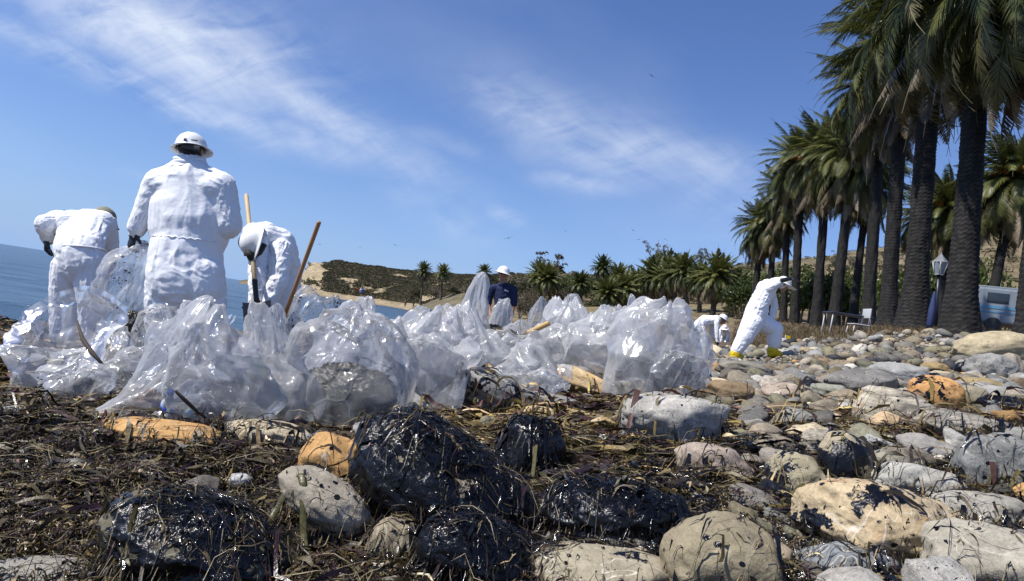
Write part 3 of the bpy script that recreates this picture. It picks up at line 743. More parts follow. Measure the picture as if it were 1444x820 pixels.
def tarry(x, y):
    """how oiled the wrack is at a place (0..1)"""
    d = np.zeros_like(x)
    for hx, hy, r in [(TB.location.x, TB.location.y, .34), (TB2.location.x, TB2.location.y, .22), (TB4.location.x, TB4.location.y, .30), (TB5.location.x, TB5.location.y, .17), (TB3.location.x, TB3.location.y, .17)]:
        d = np.maximum(d, np.exp(-(((x-hx)**2+(y-hy)**2)/r**2)**1.5))
    d = d+np.clip(vnoise(np.stack([x*2.2, y*2.2, x*0], 1), 71)-.25, 0, 1)*1.2*((x > -.2) & (y < 3.6))
    return np.clip(d, 0, 1)
def seaweed():
    rnd = np.random.RandomState(5)
    for name, n, L0, L1, W0, W1, yr, lab in (
        ('seaweed', 110000, .015, .060, .0018, .0075, (1.15, 4.6), 'matted brown and olive seaweed wrack covering the near beach'),
        ('kelp_blades', 13000, .05, .20, .005, .018, (1.15, 5.4), 'broad olive kelp blades lying over the wrack'),
        ('eelgrass', 16000, .08, .26, .0014, .0032, (1.15, 4.8), 'thin dark and straw coloured sea grass strands'),
        ('seaweed', 12000, .05, .16, .006, .018, (4.2, 9.5), 'brown seaweed scattered on the sand behind the bags')):
        N3 = n*3
        y = yr[0]*(yr[1]/yr[0])**(rnd.rand(N3)**.85); x = rnd.uniform(-.95, .95, N3)*y
        u, v = proj(x, y, g(x, y, False))
        wv = 1.0/(1+np.exp((u-(1040+0*v))/60.)); wv = np.where((u > 980), wv*.7+.40, wv)     # right part mostly stones
        p3 = np.stack([x*3.1, y*3.1, x*0], 1); pn = vnoise(p3, 9)
        wv = wv*(.72+.5*pn); wv = np.where((u > 1000) & (v > 560), np.clip(.45+.75*(pn > -.1), 0, 1)*.85, wv)
        wv = np.where((u > 1000) & (v < 560), .38*(pn > .0), wv)
        if yr[0] > 4: wv = np.where(x > 1.2, 0, .6+.6*pn)
        # bare tops of the pale stones
        top = hm(x, y)-hm(x, y, G0)
        onrock = top > .03
        tr = tarry(x, y)
        bare = onrock & (tr < .45)
        wv = np.where(bare, wv*.035, wv)
        wv = np.where(onrock & (tr >= .45), .13 if name == 'kelp_blades' else .22 if name != 'eelgrass' else 1.0, wv)
        keep = rnd.rand(N3) < wv; x, y, tr, onrock = x[keep][:n], y[keep][:n], tr[keep][:n], onrock[keep][:n]
        k = len(x); s = rnd.rand(k)**1.6; sc = np.clip(y/2.3, .8, 1.9)
        ci = rnd.choice(len(PAL), k, p=PPR); col = PAL[ci]*rnd.uniform(.45, 1.0, (k, 1))*np.where(rnd.rand(k, 1) < .16, 2.4, 1)
        patch = vnoise(np.stack([x*1.6, y*1.6, x*0+4], 1), 15)[:, None]
        col = col*(1+.5*np.clip(patch, -1, 1)*np.array([.9, .9, .5]))
        if name == 'eelgrass': col = np.where(rnd.rand(k, 1) < .22, np.array([.22, .18, .10]), col)
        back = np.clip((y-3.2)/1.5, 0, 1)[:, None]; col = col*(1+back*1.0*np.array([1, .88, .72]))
        uu, vv = proj(x, y, y*0-.5); oil = (rnd.rand(k) < tr*.78+.38*(uu > 900)*(y < 4)).astype(float)
        col = np.where(oil[:, None] > 0, np.array([.0055, .0055, .007]), col)
        oil = np.maximum(oil, (rnd.rand(k) < .12)*.6)
        lift = .003+.030*rnd.rand(k)*(~onrock)+.003*rnd.rand(k)
        ph_ = np.stack([x*5.5, y*5.5, x*0], 1); rel_ = np.clip(fbm(ph_, 3, 44)+.15, 0, 1.2); lift = lift+np.where(onrock, 0, 0.034*rel_*np.clip(y/2.2, .6, 1.6))
        col = col*(.55+.75*np.clip(rel_+.1*rnd.normal(size=k), 0, 1.2))[:, None] if False else col
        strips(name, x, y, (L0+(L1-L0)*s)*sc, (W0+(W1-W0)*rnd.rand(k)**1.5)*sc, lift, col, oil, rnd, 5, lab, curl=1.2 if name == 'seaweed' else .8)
    # tar bound lumps: little glossy beads in the oil
    n = 5000; y = rnd.uniform(1.3, 3.3, n); x = rnd.uniform(-1.2, 1.2, n); tr = tarry(x, y); keep = rnd.rand(n) < tr**1.5; x, y = x[keep], y[keep]
    z = hm(x, y); V0, F0 = ICO[1]; k = len(x)
    s = (.0025+.008*rnd.rand(k)**2)[:, None, None]
    V = V0[None]*s*np.stack([rnd.uniform(.7, 1.8, k), rnd.uniform(.7, 1.8, k), rnd.uniform(.5, 1.1, k)], -1)[:, None]+np.stack([x, y, z+.004], -1)[:, None]
    Fc = (F0[None]+(np.arange(k)*len(V0))[:, None, None]).reshape(-1, 3)
    me = np_mesh('tar_beads', V.reshape(-1, 3), Fc, True, np.tile((.005, .005, .006), (k*len(V0), 1)), np.ones(k*len(V0)))
    o = link('tar_beads', me, None, WEED); tag(o, 'wet black tar clinging to the central boulders and kelp', 'tar', None, 'stuff')
seaweed()
# individual long kelp stipes and blades that can be told apart
def kelp_strand(pts, w, col, label, oil=0.0, lift=.02, thick=.25):
    q = [hit(u, v) for u, v in pts]; A = np.array([[p.x, p.y] for p in q])
    t = np.linspace(0, len(A)-1, 26); X = np.interp(t, range(len(A)), A[:, 0]); Y = np.interp(t, range(len(A)), A[:, 1])
    k = np.array([.25, .5, .25]); 
    for _ in range(3):
        X[1:-1] = np.convolve(X, k, 'valid'); Y[1:-1] = np.convolve(Y, k, 'valid')
    Z = hm(X, Y)
    for _ in range(4): Z[1:-1] = np.maximum(np.convolve(Z, k, 'valid'), Z[1:-1]-.01)
    Z = Z+lift+.008*np.sin(np.arange(26)*1.3)
    c = np.stack([X, Y, Z], 1); T = np.gradient(c, axis=0); S = np.cross(T, [0, 0, 1.]); S /= np.linalg.norm(S, axis=1)[:, None]+1e-9
    wd = w*np.sin(np.linspace(.25, pi-.1, 26))**.6; roll = np.sin(np.linspace(0, 4, 26)+pts[0][0])*.6
    U3 = np.cross(S, T); U3 /= np.linalg.norm(U3, axis=1)[:, None]+1e-9
    rows = []
    for k_ in range(8):
        a = k_/8*2*pi; ca, sa = cos(a), sin(a)*thick
        rows.append(c+(S*(np.cos(roll)[:, None])+U3*np.sin(roll)[:, None])*(ca*wd)[:, None]+(U3*np.cos(roll)[:, None]-S*np.sin(roll)[:, None])*(sa*wd)[:, None])
    V = np.stack(rows, 1).reshape(-1, 3)
    me = np_mesh('kelp_strand', V, grid_faces(26, 8, True), True, np.tile(col, (len(V), 1)), np.full(len(V), oil))
    o = link('kelp_strand', me, None, WEED); tag(o, label, 'kelp', 'long kelp strands on the stones'); return o
OLV = (.075, .068, .025); DRK = (.028, .024, .012)
for pts, w, col, lab, oil in [
    ([(1140, 672), (1180, 680), (1226, 700)], .011, DRK, 'dark kelp strand crossing the tar dripped tan boulder', .7),
    ([(1205, 672), (1290, 665), (1360, 650), (1430, 625)], .014, OLV, 'long olive kelp strand running up to the right edge', .3),
    ([(1110, 755), (1170, 740), (1210, 722), (1250, 735)], .013, OLV, 'olive kelp strand curving over the large cream boulder', .3),
    ([(1080, 630), (1150, 612), (1215, 618), (1262, 640)], .014, OLV, 'olive kelp strand above the tarred boulders', .3),
    ([(1075, 650), (1140, 625), (1190, 632)], .010, (.10,.09,.03), 'pale olive kelp strand left of the tarred boulders', .2),
    ([(330, 800), (400, 770), (440, 800), (470, 815)], .010, OLV, 'kelp strand over the lower left oiled mound', .4),
    ([(225, 745), (290, 738), (345, 745)], .008, (.22,.09,.03), 'orange brown stipe lying on the oiled mound', .3),
    ([(135, 775), (180, 700), (260, 665), (330, 655)], .004, (.20,.15,.08), 'thin straw coloured stipe across the left wrack', .1),
    ([(700, 600), (745, 640), (750, 690), (735, 720)], .010, OLV, 'olive kelp hanging down the back of the tarred boulder', .3),
    ([(720, 598), (790, 640), (800, 680)], .009, (.09,.08,.03), 'kelp blade trailing right of the tarred boulder', .3),
    ([(900, 690), (880, 720), (870, 750), (850, 775)], .009, (.12,.11,.06), 'grey green kelp strand on the black mound', .3),
    ([(890, 690), (930, 715), (935, 755)], .007, (.16,.14,.07), 'second pale kelp strand on the black mound', .3),
    ([(560, 600), (640, 590), (720, 600), (770, 620)], .008, OLV, 'kelp strand along the top of the tarred boulder', .3),
    ([(1380, 765), (1405, 775), (1444, 768)], .006, DRK, 'dark twiggy kelp on the big pale stone at bottom right', .3),
    ([(832, 615), (870, 590), (890, 580)], .007, (.13,.11,.05), 'tan stalk pointing to the pale grey boulder', .1),
    ([(1216, 568), (1240, 590), (1262, 610)], .006, DRK, 'dark kelp strand on the striped tan boulder', .6)]:
    kelp_strand(pts, w, col, lab, oil)
# ---------------------------------------------------------------- palms
def leaf_mat(name, c1, c2, trans=.25, rough=.45):
    m = Mat(name); info = m.n('ShaderNodeObjectInfo'); v = m.coord()
    f = m.math('ADD', m.math('MULTIPLY', m.noise(v, 1.6, 4), .6), m.math('MULTIPLY', info.outputs['Random'], .4))
    c = m.ramp(f, [(.25, c1), (.75, c2)])
    m.set(color=c, rough=rough, spec=.4)
    tr = m.n('ShaderNodeBsdfTranslucent'); m.L(c, tr.inputs[0]); mx = m.n('ShaderNodeMixShader', inp={0: trans})
    m.L(m.b.outputs[0], mx.inputs[1]); m.L(tr.outputs[0], mx.inputs[2]); m.L(mx.outputs[0], m.o.inputs[0]); return m.m
FRONDM = leaf_mat('palm_frond', (.045, .060, .014), (.145, .150, .040)); FRONDM2 = leaf_mat('old_palm_frond', (.085, .082, .026), (.20, .175, .075)); DEADM = leaf_mat('dead_palm_frond', (.085, .065, .038), (.26, .20, .125), .1)
FRUIT = simple('palm_fruit', (.50, .20, .03), .6, .5, 30, .3)
def trunk_mat():
    m = Mat('palm_trunk'); v = m.coord(); h = m.attr('col')
    c = m.mix(1.0, h, m.ramp(m.noise(v, 7, 5, .6), [(.3, .6), (.7, 1.3)]), 'MULTIPLY')
    m.set(color=c, rough=.85, spec=.2, normal=m.bump(m.noise(v, 30, 4), .6, .02)); return m.m
TRUNKM = trunk_mat()
def frond_mesh(seed, L, bend, nleaf, lw, ll, mat, droop=.45, segs=12, quad=True):
    rnd = np.random.RandomState(seed); t = np.linspace(0, 1, segs+1)
    ang = -np.radians(bend)*t**1.25; sl = L/segs
    px = np.concatenate([[0], np.cumsum(np.cos(ang[:-1])*sl)]); pz = np.concatenate([[0], np.cumsum(np.sin(ang[:-1])*sl)])
    py = .06*L*rnd.normal()*t**2
    c = np.stack([px, py, pz], 1)
    V, Fc = tube(c, np.linspace(.035, .006, segs+1)*L/3, 3, False)
    Vs = [V]; Fs = [Fc]; n = len(V)
    for side in (-1, 1):
        tt = (np.arange(nleaf)+rnd.rand(nleaf)*.6)/nleaf*.9+.09
        bx = np.interp(tt, t, px); by = np.interp(tt, t, py); bz = np.interp(tt, t, pz); a = np.interp(tt, t, ang)
        T = np.stack([np.cos(a), a*0, np.sin(a)], 1); Sd = np.array([0, side, 0.])[None].repeat(nleaf, 0); Nn = np.stack([-np.sin(a), a*0, np.cos(a)], 1)
        prof = np.sin(np.clip(tt*1.02+.12, 0, 1)*pi)**.55*ll*rnd.uniform(.85, 1.1, nleaf)
        fw = .55+.5*tt; up = .25-.3*tt+rnd.normal(0, .14, nleaf)
        D = Sd*.85+T*fw[:, None]+Nn*up[:, None]; D /= np.linalg.norm(D, axis=1)[:, None]
        p0 = np.stack([bx, by, bz], 1); mid = p0+D*(prof*.5)[:, None]; tip = p0+D*prof[:, None]; tip[:, 2] -= droop*prof; mid[:, 2] -= droop*prof*.2
        w = T*(lw*.5)
        Vq = np.stack([p0-w, p0+w, mid+w*1.1, mid-w*1.1, tip], 1).reshape(-1, 3)
        b = (np.arange(nleaf)*5)[:, None]+n
        Fs.append(np.concatenate([b+np.array([0, 1, 2, 3]), b+np.array([3, 2, 4, 4])])); Vs.append(Vq); n += nleaf*5
    V = np.concatenate(Vs); Fc = np.concatenate(Fs)
    # tris degenerate quads -> split
    deg = Fc[:, 2] == Fc[:, 3]
    tri = np.concatenate([Fc[~deg][:, [0, 1, 2]], Fc[~deg][:, [0, 2, 3]], Fc[deg][:, :3]])
    return V, tri
FV = {}
for i_, (bend, kind) in enumerate([(40, 'g'), (70, 'g'), (104, 'g'), (122, 'g'), (92, 'o'), (118, 'o'), (60, 'd'), (30, 'd')]):
    V, T3 = frond_mesh(10+i_, 3.3, bend, 78, .042, .50 if kind != 'd' else .34, None, .5 if kind != 'd' else .95)
    me = np_mesh('frond', V, T3, False); me.materials.append({'g': FRONDM, 'o': FRONDM2, 'd': DEADM}[kind]); FV[i_] = (me, V, T3)
LOWF = [frond_mesh(60+k, 3.0, b, 20, .15, .5, None, .45, 7) for k, b in enumerate((40, 75, 105, 95, 45))]
def trunk_mesh(seed, h, r, fine=True, flare=1.75, head=1.0):
    rows = int(h/(.035 if fine else .5))+2; cols = 44 if fine else 10
    z = np.linspace(-.4, h, rows); th = np.arange(cols)/cols*2*pi; Z, TH = np.meshgrid(z, th, indexing='ij')
    rr = r*(1.08-.22*np.clip(Z/max(h, 1), 0, 1)+(flare-1)*np.exp(-np.clip(Z, 0, 99)/.8)+.12*np.exp(-((Z-h)/.9)**2)*head+.04*np.sin(Z*.9+seed))
    tri = np.abs(((TH*13/(2*pi)+seed*.1) % 1)-.5)*2
    ph = (Z/.115+.55*tri+.2*vnoise(np.stack([np.cos(TH).ravel()*2, np.sin(TH).ravel()*2, Z.ravel()*1.2], 1), seed).reshape(Z.shape))
    saw = ph % 1
    disp = (.050*saw**1.6 if fine else 0*saw)*r/.45
    nz = vnoise(np.stack([np.cos(TH).ravel()*3, np.sin(TH).ravel()*3, Z.ravel()*2.5], 1), seed+1).reshape(Z.shape)
    rr = rr+disp+.02*nz
    V = np.stack([rr*np.cos(TH), rr*np.sin(TH), Z+0*rr], -1).reshape(-1, 3)
    k = (saw.ravel() > .72)*1.0
    col = np.array([.013, .011, .009])*(1-k[:, None])+np.array([.058, .050, .042])*k[:, None]
    col = col*(.8+.35*nz.ravel()[:, None]) if fine else np.tile((.10, .085, .065), (len(V), 1))
    return V, grid_faces(rows, cols, True), np.clip(col, .02, .5)
def palm(u, v, d, cu, cv, wpx, label, fine=True, reach=2.7, nf=104, fruit=0, seed=1, group='tall palms along the bank'):
    rnd = np.random.RandomState(seed+500)
    base = P(u, v, d); crown = P(cu, cv, d); gz_ = float(g(base.x, base.y)[0]); 
    if gz_ < base.z: base.z = gz_+.02
    ax = crown-base; h = ax.length-.5; r = wpx/FPX*d/2*.64
    e = empty('palm_tree', base, label, 'palm tree', group)
    q = Vector((0, 0, 1)).rotation_difference(ax.normalized()); e.rotation_mode = 'QUATERNION'; e.rotation_quaternion = q
    V, Fc, col = trunk_mesh(seed, h, r, fine); link('trunk', np_mesh('trunk', V, Fc, True, col), e, TRUNKM)
    s0 = reach/3.0*1.18
    if fine:
        qi = q.inverted()
        nf = int(nf*1.35)
        for k in range(nf):
            f = (k+.5)/nf; az = k*2.39996+rnd.uniform(-.2, .2)
            # f 0 top .. 1 lowest
            el = 86-150*f**.9+rnd.uniform(-8, 8)
            if f < .22: vi = 0
            elif f < .45: vi = rnd.choice([1, 2])
            elif f < .68: vi = rnd.choice([2, 3, 3])
            elif f < .86: vi = rnd.choice([3, 5, 4, 5])
            else: vi = rnd.choice([6, 7, 5])
            if vi in (6, 7): el = min(el, -45)
            me = FV[vi][0]; o = link('frond', me, e)
            sc = s0*(rnd.uniform(.85, 1.1))*(1.0 if f > .12 else .75)
            root = Vector((0, 0, h+.55-1.35*f**1.5)); rad = r*.55
            rot = Matrix.Rotation(az, 4, 'Z') @ Matrix.Translation((rad, 0, 0)) @ Matrix.Rotation(-radians(el), 4, 'Y') @ Matrix.Rotation(rnd.uniform(-.5, .5), 4, 'X')
            o.matrix_local = Matrix.Translation(root) @ rot @ Matrix.Diagonal((sc, sc, sc, 1))
            if vi in (6, 7) and rnd.rand() < .3: o['label'] = 'dry brown hanging frond'
        # dense boss of cut leaf bases and young leaves
        n0, f0 = ICO[3]; bv = n0*(1+.22*vnoise(n0*6, seed)[:, None])*np.array([r*1.55, r*1.55, .95])+np.array([0, 0, h+.15])
        link('leaf_boss', np_mesh('leaf_boss', bv, f0, True, np.tile((.07, .055, .03), (len(bv), 1))), e, TRUNKM)
        for k in range(fruit):
            az = rnd.uniform(2.0, 5.2) if k % 3 else rnd.uniform(0, 6.28); mb = MB(); nst = 26
            for s in range(nst):
                a2 = rnd.normal(0, .22); ln = rnd.uniform(.5, .9)*reach/2.7; t = np.linspace(0, 1, 5)
                x = r+.35+t*ln*.7; y = a2*t*ln; z = h+.45+.25*np.sin(t*2)-t**2*.35+rnd.normal(0, .08)
                mb.tube(np.stack([x, y, z], 1), [.012, .02, .035, .045, .02], 4)
            o = mb.build('fruit_stalk', FRUIT, e); o.rotation_euler = (0, 0, az)
    else:
        Vs = []; Fs = []; n = 0
        for k in range(nf):
            f = (k+.5)/nf; az = k*2.39996+rnd.uniform(-.2, .2); el = 85-135*f**.9+rnd.uniform(-8, 8)
            vi = 0 if f < .3 else (1 if f < .55 else 2 if f < .8 else 3)
            V0, T0 = LOWF[vi]; sc = s0*rnd.uniform(.85, 1.12)
            Mx = Matrix.Translation((0, 0, h+.3*(1-f))) @ Matrix.Rotation(az, 4, 'Z') @ Matrix.Rotation(-radians(el), 4, 'Y') @ Matrix.Diagonal((sc, sc, sc, 1)); Mx = np.array(Mx)
            Vs.append(V0 @ Mx[:3, :3].T+Mx[:3, 3]); Fs.append(T0+n); n += len(V0)
        me = np_mesh('crown', np.concatenate(Vs), np.concatenate(Fs), False); nt = len(T0)
        me.materials.append(FRONDM); me.materials.append(DEADM)
        mi = np.zeros(len(me.polygons), np.int32); cut = sum(len(f) for f in Fs[:int(nf*.8)]); mi[cut:] = 1; me.polygons.foreach_set('material_index', mi[:len(me.polygons)])
        link('crown', me, e)
    return e
PL = 'tall palm on the bank, '
palm(1352, 478, 16, 1393, -100, 48, PL+'thickest trunk with the widest flared base', seed=1, reach=3.1, nf=120)
palm(1288, 456, 21, 1320, 5, 42, PL+'second from the thickest one going left', seed=2, reach=2.7, nf=116, fruit=2)
palm(1251, 460, 26, 1277, 60, 28, PL+'with a trunk between two thicker ones, orange fruit up top', seed=3, reach=2.75, nf=116, fruit=3)
palm(1223, 461, 30, 1246, 118, 22, PL+'just right of the folding table', seed=4, reach=2.6, nf=110)
palm(1174, 468, 36, 1205, 212, 20, PL+'just left of the folding table', seed=5, reach=2.5, nf=104)
palm(1203, 446, 44, 1226, 248, 15, PL+'slim one back behind the table', seed=6, reach=2.4)
palm(1150, 470, 40, 1168, 216, 18, PL+'with a trunk right of the walking worker', seed=7, reach=2.6)
palm(1119, 469, 45, 1131, 226, 16, PL+'grey lit trunk with orange fruit and upright top leaves', seed=8, reach=2.5, fruit=5)
palm(1104, 466, 50, 1112, 268, 13, PL+'behind the arm of the walking worker', seed=9, reach=2.2)
palm(1063, 432, 60, 1076, 316, 12, PL+'leftmost of the tall row with a low crown', seed=10, reach=2.5)
palm(1084, 440, 58, 1094, 306, 12, PL+'second from the left of the tall row', seed=11, reach=2.4)
palm(1458, 478, 14, 1492, -95, 50, PL+'rooted at the right edge of the view', seed=12, reach=2.9, nf=116)
palm(1393, 432, 38, 1434, 246, 19, 'palm with bright orange fruit standing behind the thick trunked palm', seed=13, reach=3.0, fruit=7)
palm(1324, 445, 42, 1342, 292, 18, 'green palm behind the lantern post with leaves hanging to its trunk foot', seed=14, reach=2.7, fruit=1)
palm(1296, 430, 48, 1306, 300, 14, 'palm half hidden behind the second thickest trunk', seed=15, reach=2.3)
# grove further back
far_list = [(1003, 458, 72, 1012, 388, 12, 38), (985, 452, 78, 990, 392, 9, 28), (970, 448, 82, 966, 380, 8, 30), (950, 445, 86, 954, 383, 8, 30), (938, 440, 90, 940, 392, 7, 28),
            (926, 438, 95, 922, 388, 8, 30), (903, 432, 100, 900, 398, 7, 25), (885, 436, 92, 880, 405, 8, 26), (860, 440, 88, 857, 412, 9, 28), (848, 418, 110, 850, 376, 6, 20),
            (816, 432, 100, 818, 398, 7, 20), (776, 436, 100, 774, 392, 7, 24), (764, 437, 102, 762, 386, 7, 24), (872, 425, 115, 872, 388, 6, 22), (684, 408, 150, 683, 383, 5, 13),
            (624, 405, 170, 625, 384, 4, 14), (597, 404, 172, 598, 381, 4, 14), (912, 420, 110, 940, 372, 6, 24), (1030, 452, 75, 1040, 400, 9, 24)]
fl = ['largest palm of the far grove with a thick skirt of hanging leaves', 'short palm touching the largest palm of the far grove', 'slender palm third from the right in the far grove', 'palm in the middle of the far grove with brown skirt', 'palm leaning left in the far grove',
      'dark palm at the middle of the far grove', 'dense low palm left of the grove centre', 'low palm with wide leaves above the bags peak', 'lowest bushy palm just left of the pointed bag', 'small palm top standing above the tree band',
      'single round headed palm on the dry slope behind the bags', 'right one of two palms under the bare tree', 'left one of two palms under the bare tree', 'small palm in the tree band', 'palm crown directly behind the worker in navy',
      'right one of two palms on the headland saddle', 'left one of two palms on the headland saddle', 'tall palm crown behind the far grove', 'small palm between the grove and the tall row']
for i_, (a, b, c_, d_, e_, w_, rp) in enumerate(far_list):
    palm(a, b, c_, d_, e_, w_, fl[i_], fine=False, reach=rp/FPX*c_, nf=90, seed=30+i_, group='palms of the far grove')

# ---------------------------------------------------------------- leafy crowns
LEAFA = leaf_mat('broadleaf_green', (.04, .06, .015), (.12, .145, .035)); LEAFB = leaf_mat('broadleaf_olive', (.045, .05, .02), (.12, .11, .05)); LEAFC = leaf_mat('dry_brush', (.075, .06, .035), (.17, .135, .08), .1)
BARK = simple('grey_bark', (.16, .13, .10), .85, .5, 20)
def crown_mesh(seed, n_cl, n_leaf, leaf, R=(1, 1, .8), hollow=.35, gap=.0):
    rnd = np.random.RandomState(seed); c = rnd.normal(size=(n_cl, 3)); c /= np.linalg.norm(c, axis=1)[:, None]
    c *= (hollow+(1-hollow)*rnd.rand(n_cl, 1)**.6)*.8; c[:, 2] = np.where(c[:, 2] < -.35, -c[:, 2]*.5, c[:, 2])
    rad = rnd.uniform(.14, .30, n_cl); d = rnd.normal(size=(n_cl, n_leaf, 3)); d /= np.linalg.norm(d, axis=2)[..., None]
    p = (c[:, None]+d*(rad[:, None, None]*rnd.uniform(.6, 1.05, (n_cl, n_leaf, 1))))*np.array(R)
    p = p.reshape(-1, 3); n = len(p); a = rnd.normal(size=(n, 3)); a /= np.linalg.norm(a, axis=1)[:, None]
    b = np.cross(a, rnd.normal(size=(n, 3))); b /= np.linalg.norm(b, axis=1)[:, None]; s = leaf*rnd.uniform(.6, 1.3, (n, 1))
    V = np.stack([p-a*s, p+b*s*.55, p+a*s, p-b*s*.55], 1).reshape(-1, 3); return V, np.arange(n*4).reshape(-1, 4)
CRA = [np_mesh('foliage', *crown_mesh(k, 70, 60, .055), False, mats=[LEAFA]) for k in range(3)]
CRB = [np_mesh('foliage', *crown_mesh(10+k, 60, 55, .055), False, mats=[LEAFB]) for k in range(3)]
CRC = [np_mesh('foliage', *crown_mesh(20+k, 50, 40, .05, hollow=.1), False, mats=[LEAFC]) for k in range(2)]
CRS = [np_mesh('foliage', *crown_mesh(30+k, 26, 34, .045, hollow=.75), False, mats=[LEAFB]) for k in range(2)]
def tree(u, vb, vt, wpx, d, me, label, name='shrub', cat='shrub', group=None, trunk=.12, seed=0):
    b = P(u, vb, d); gz_ = float(g(b.x, b.y)[0]); z0 = min(b.z, gz_+.0) if vb else gz_
    top = P(u, vt, d).z; h = max(top-z0, .6); w = wpx/FPX*d/2
    e = empty(name, (b.x, b.y, z0), label, cat, group)
    o = link('foliage', me, e); ch = h*(1-trunk); o.location = (0, 0, h*trunk+ch*.42); o.scale = (w, w*.9, ch*.62); o.rotation_euler = (0, 0, seed*1.3)
    rnd = random.Random(seed+int(u)); mb = MB()
    for k in range(4):
        a = rnd.uniform(0, 6.28); r0 = max(.03, w*.035); t = np.linspace(0, 1, 5)
        mb.tube(np.stack([cos(a)*w*.45*t**1.4, sin(a)*w*.45*t**1.4, -.3+h*.75*t], 1), np.linspace(r0*1.4, r0*.4, 5), 5)
    mb.build('trunk', BARK, e); return e
G1 = 'green bushes behind the palm trunks'
bl = [(1045, 440, 395, 50, 66), (1085, 450, 385, 46, 64), (1128, 458, 372, 58, 56), (1140, 452, 385, 50, 54), (1165, 460, 380, 50, 52), (1190, 455, 372, 46, 56), (1212, 458, 378, 48, 54),
      (1236, 455, 375, 44, 52), (1266, 452, 370, 46, 50), (1283, 448, 360, 40, 52), (1330, 450, 350, 60, 54), (1365, 445, 350, 50, 56), (1412, 428, 378, 54, 60), (1100, 445, 375, 50, 72), (1060, 425, 385, 44, 85)]
bn = ['leftmost green bush beside the grove', 'green bush behind the walking worker', 'bright green bush right of the walking worker', 'dense bush behind the lit palm trunk', 'green bush left of the folding table', 'tall green bush behind the folding table', 'bush between the table and the dark trunks',
      'dark bush behind the two middle trunks', 'bush seen between the thick trunks', 'taller bush behind the second thickest trunk', 'bush behind the lantern post', 'bush hidden behind the thickest trunk', 'round olive green bush above the camper', 'bush on the slope behind the tall row', 'pale bush at the head of the dry slope']
for i_, (u, vb, vt, w_, d) in enumerate(bl): tree(u, vb, vt-12, w_*1.5, d, CRA[i_ % 3], bn[i_], group=G1, trunk=.04, seed=i_)
band = [(700, 410, 388, 36, 150, 'B'), (722, 412, 392, 30, 145, 'B'), (738, 414, 393, 34, 140, 'B'), (795, 424, 384, 40, 130, 'A'), (812, 424, 378, 40, 135, 'A'), (832, 425, 384, 34, 130, 'A'), (848, 424, 378, 40, 128, 'A'), (868, 424, 372, 44, 130, 'A'),
        (884, 424, 366, 44, 132, 'A'), (905, 424, 374, 40, 128, 'A'), (925, 424, 378, 40, 125, 'A'), (948, 424, 374, 44, 125, 'A'), (975, 426, 370, 48, 122, 'A'), (1000, 428, 372, 44, 118, 'B'), (1022, 430, 374, 44, 112, 'A'), (1045, 430, 372, 40, 108, 'A'), (745, 430, 405, 40, 95, 'C'), (735, 436, 416, 36, 70, 'C'), (756, 440, 415, 36, 80, 'C'), (722, 425, 404, 34, 110, 'C'),
        (790, 436, 405, 34, 105, 'C'), (800, 424, 398, 30, 118, 'B'), (1052, 470, 435, 52, 62, 'C'), (1030, 450, 425, 36, 70, 'B'), (1140, 425, 400, 50, 85, 'B'), (694, 420, 402, 22, 120, 'C'), (660, 420, 400, 40, 165, 'C'), (640, 418, 402, 34, 175, 'B'), (612, 416, 400, 30, 190, 'C'), (678, 430, 408, 38, 120, 'B'), (704, 440, 412, 30, 85, 'C'), (586, 412, 396, 30, 200, 'B'), (748, 446, 424, 30, 60, 'C'), (672, 424, 396, 30, 150, 'B'), (778, 448, 420, 40, 75, 'B'), (835, 444, 420, 40, 85, 'B'), (900, 446, 424, 34, 80, 'C'), (960, 452, 430, 34, 70, 'B')]
bt = []
for i_, (u, vb, vt, w_, d, kd) in enumerate(band):
    me = {'A': CRA, 'B': CRB, 'C': CRC}[kd][i_ % 2]; ds = {'A': 'dark green skyline tree', 'B': 'olive green tree on the slope', 'C': 'dry grey brown bush on the slope'}[kd]
    side = ' behind the worker in navy' if u < 760 else ' behind the far palm grove' if u < 1040 else ' below the tall palm row'
    bt.append((ds+side, u, tree(u, vb, vt, w_, d, me, ds+side, 'tree' if kd != 'C' else 'shrub', 'tree' if kd != 'C' else 'shrub', ds+side, .1, i_)))
ORD = ['leftmost', 'second from the left', 'third from the left', 'fourth from the left', 'fifth from the left', 'sixth from the left', 'seventh from the left', 'eighth from the left', 'ninth from the left', 'tenth from the left', 'eleventh from the left', 'rightmost']
for lab in sorted(set(b_[0] for b_ in bt)):
    L = sorted([b_ for b_ in bt if b_[0] == lab], key=lambda q: q[1])
    for i_, b_ in enumerate(L):
        if len(L) > 1: b_[2]['label'] = lab+', '+(ORD[-1] if i_ == len(L)-1 else ORD[i_])
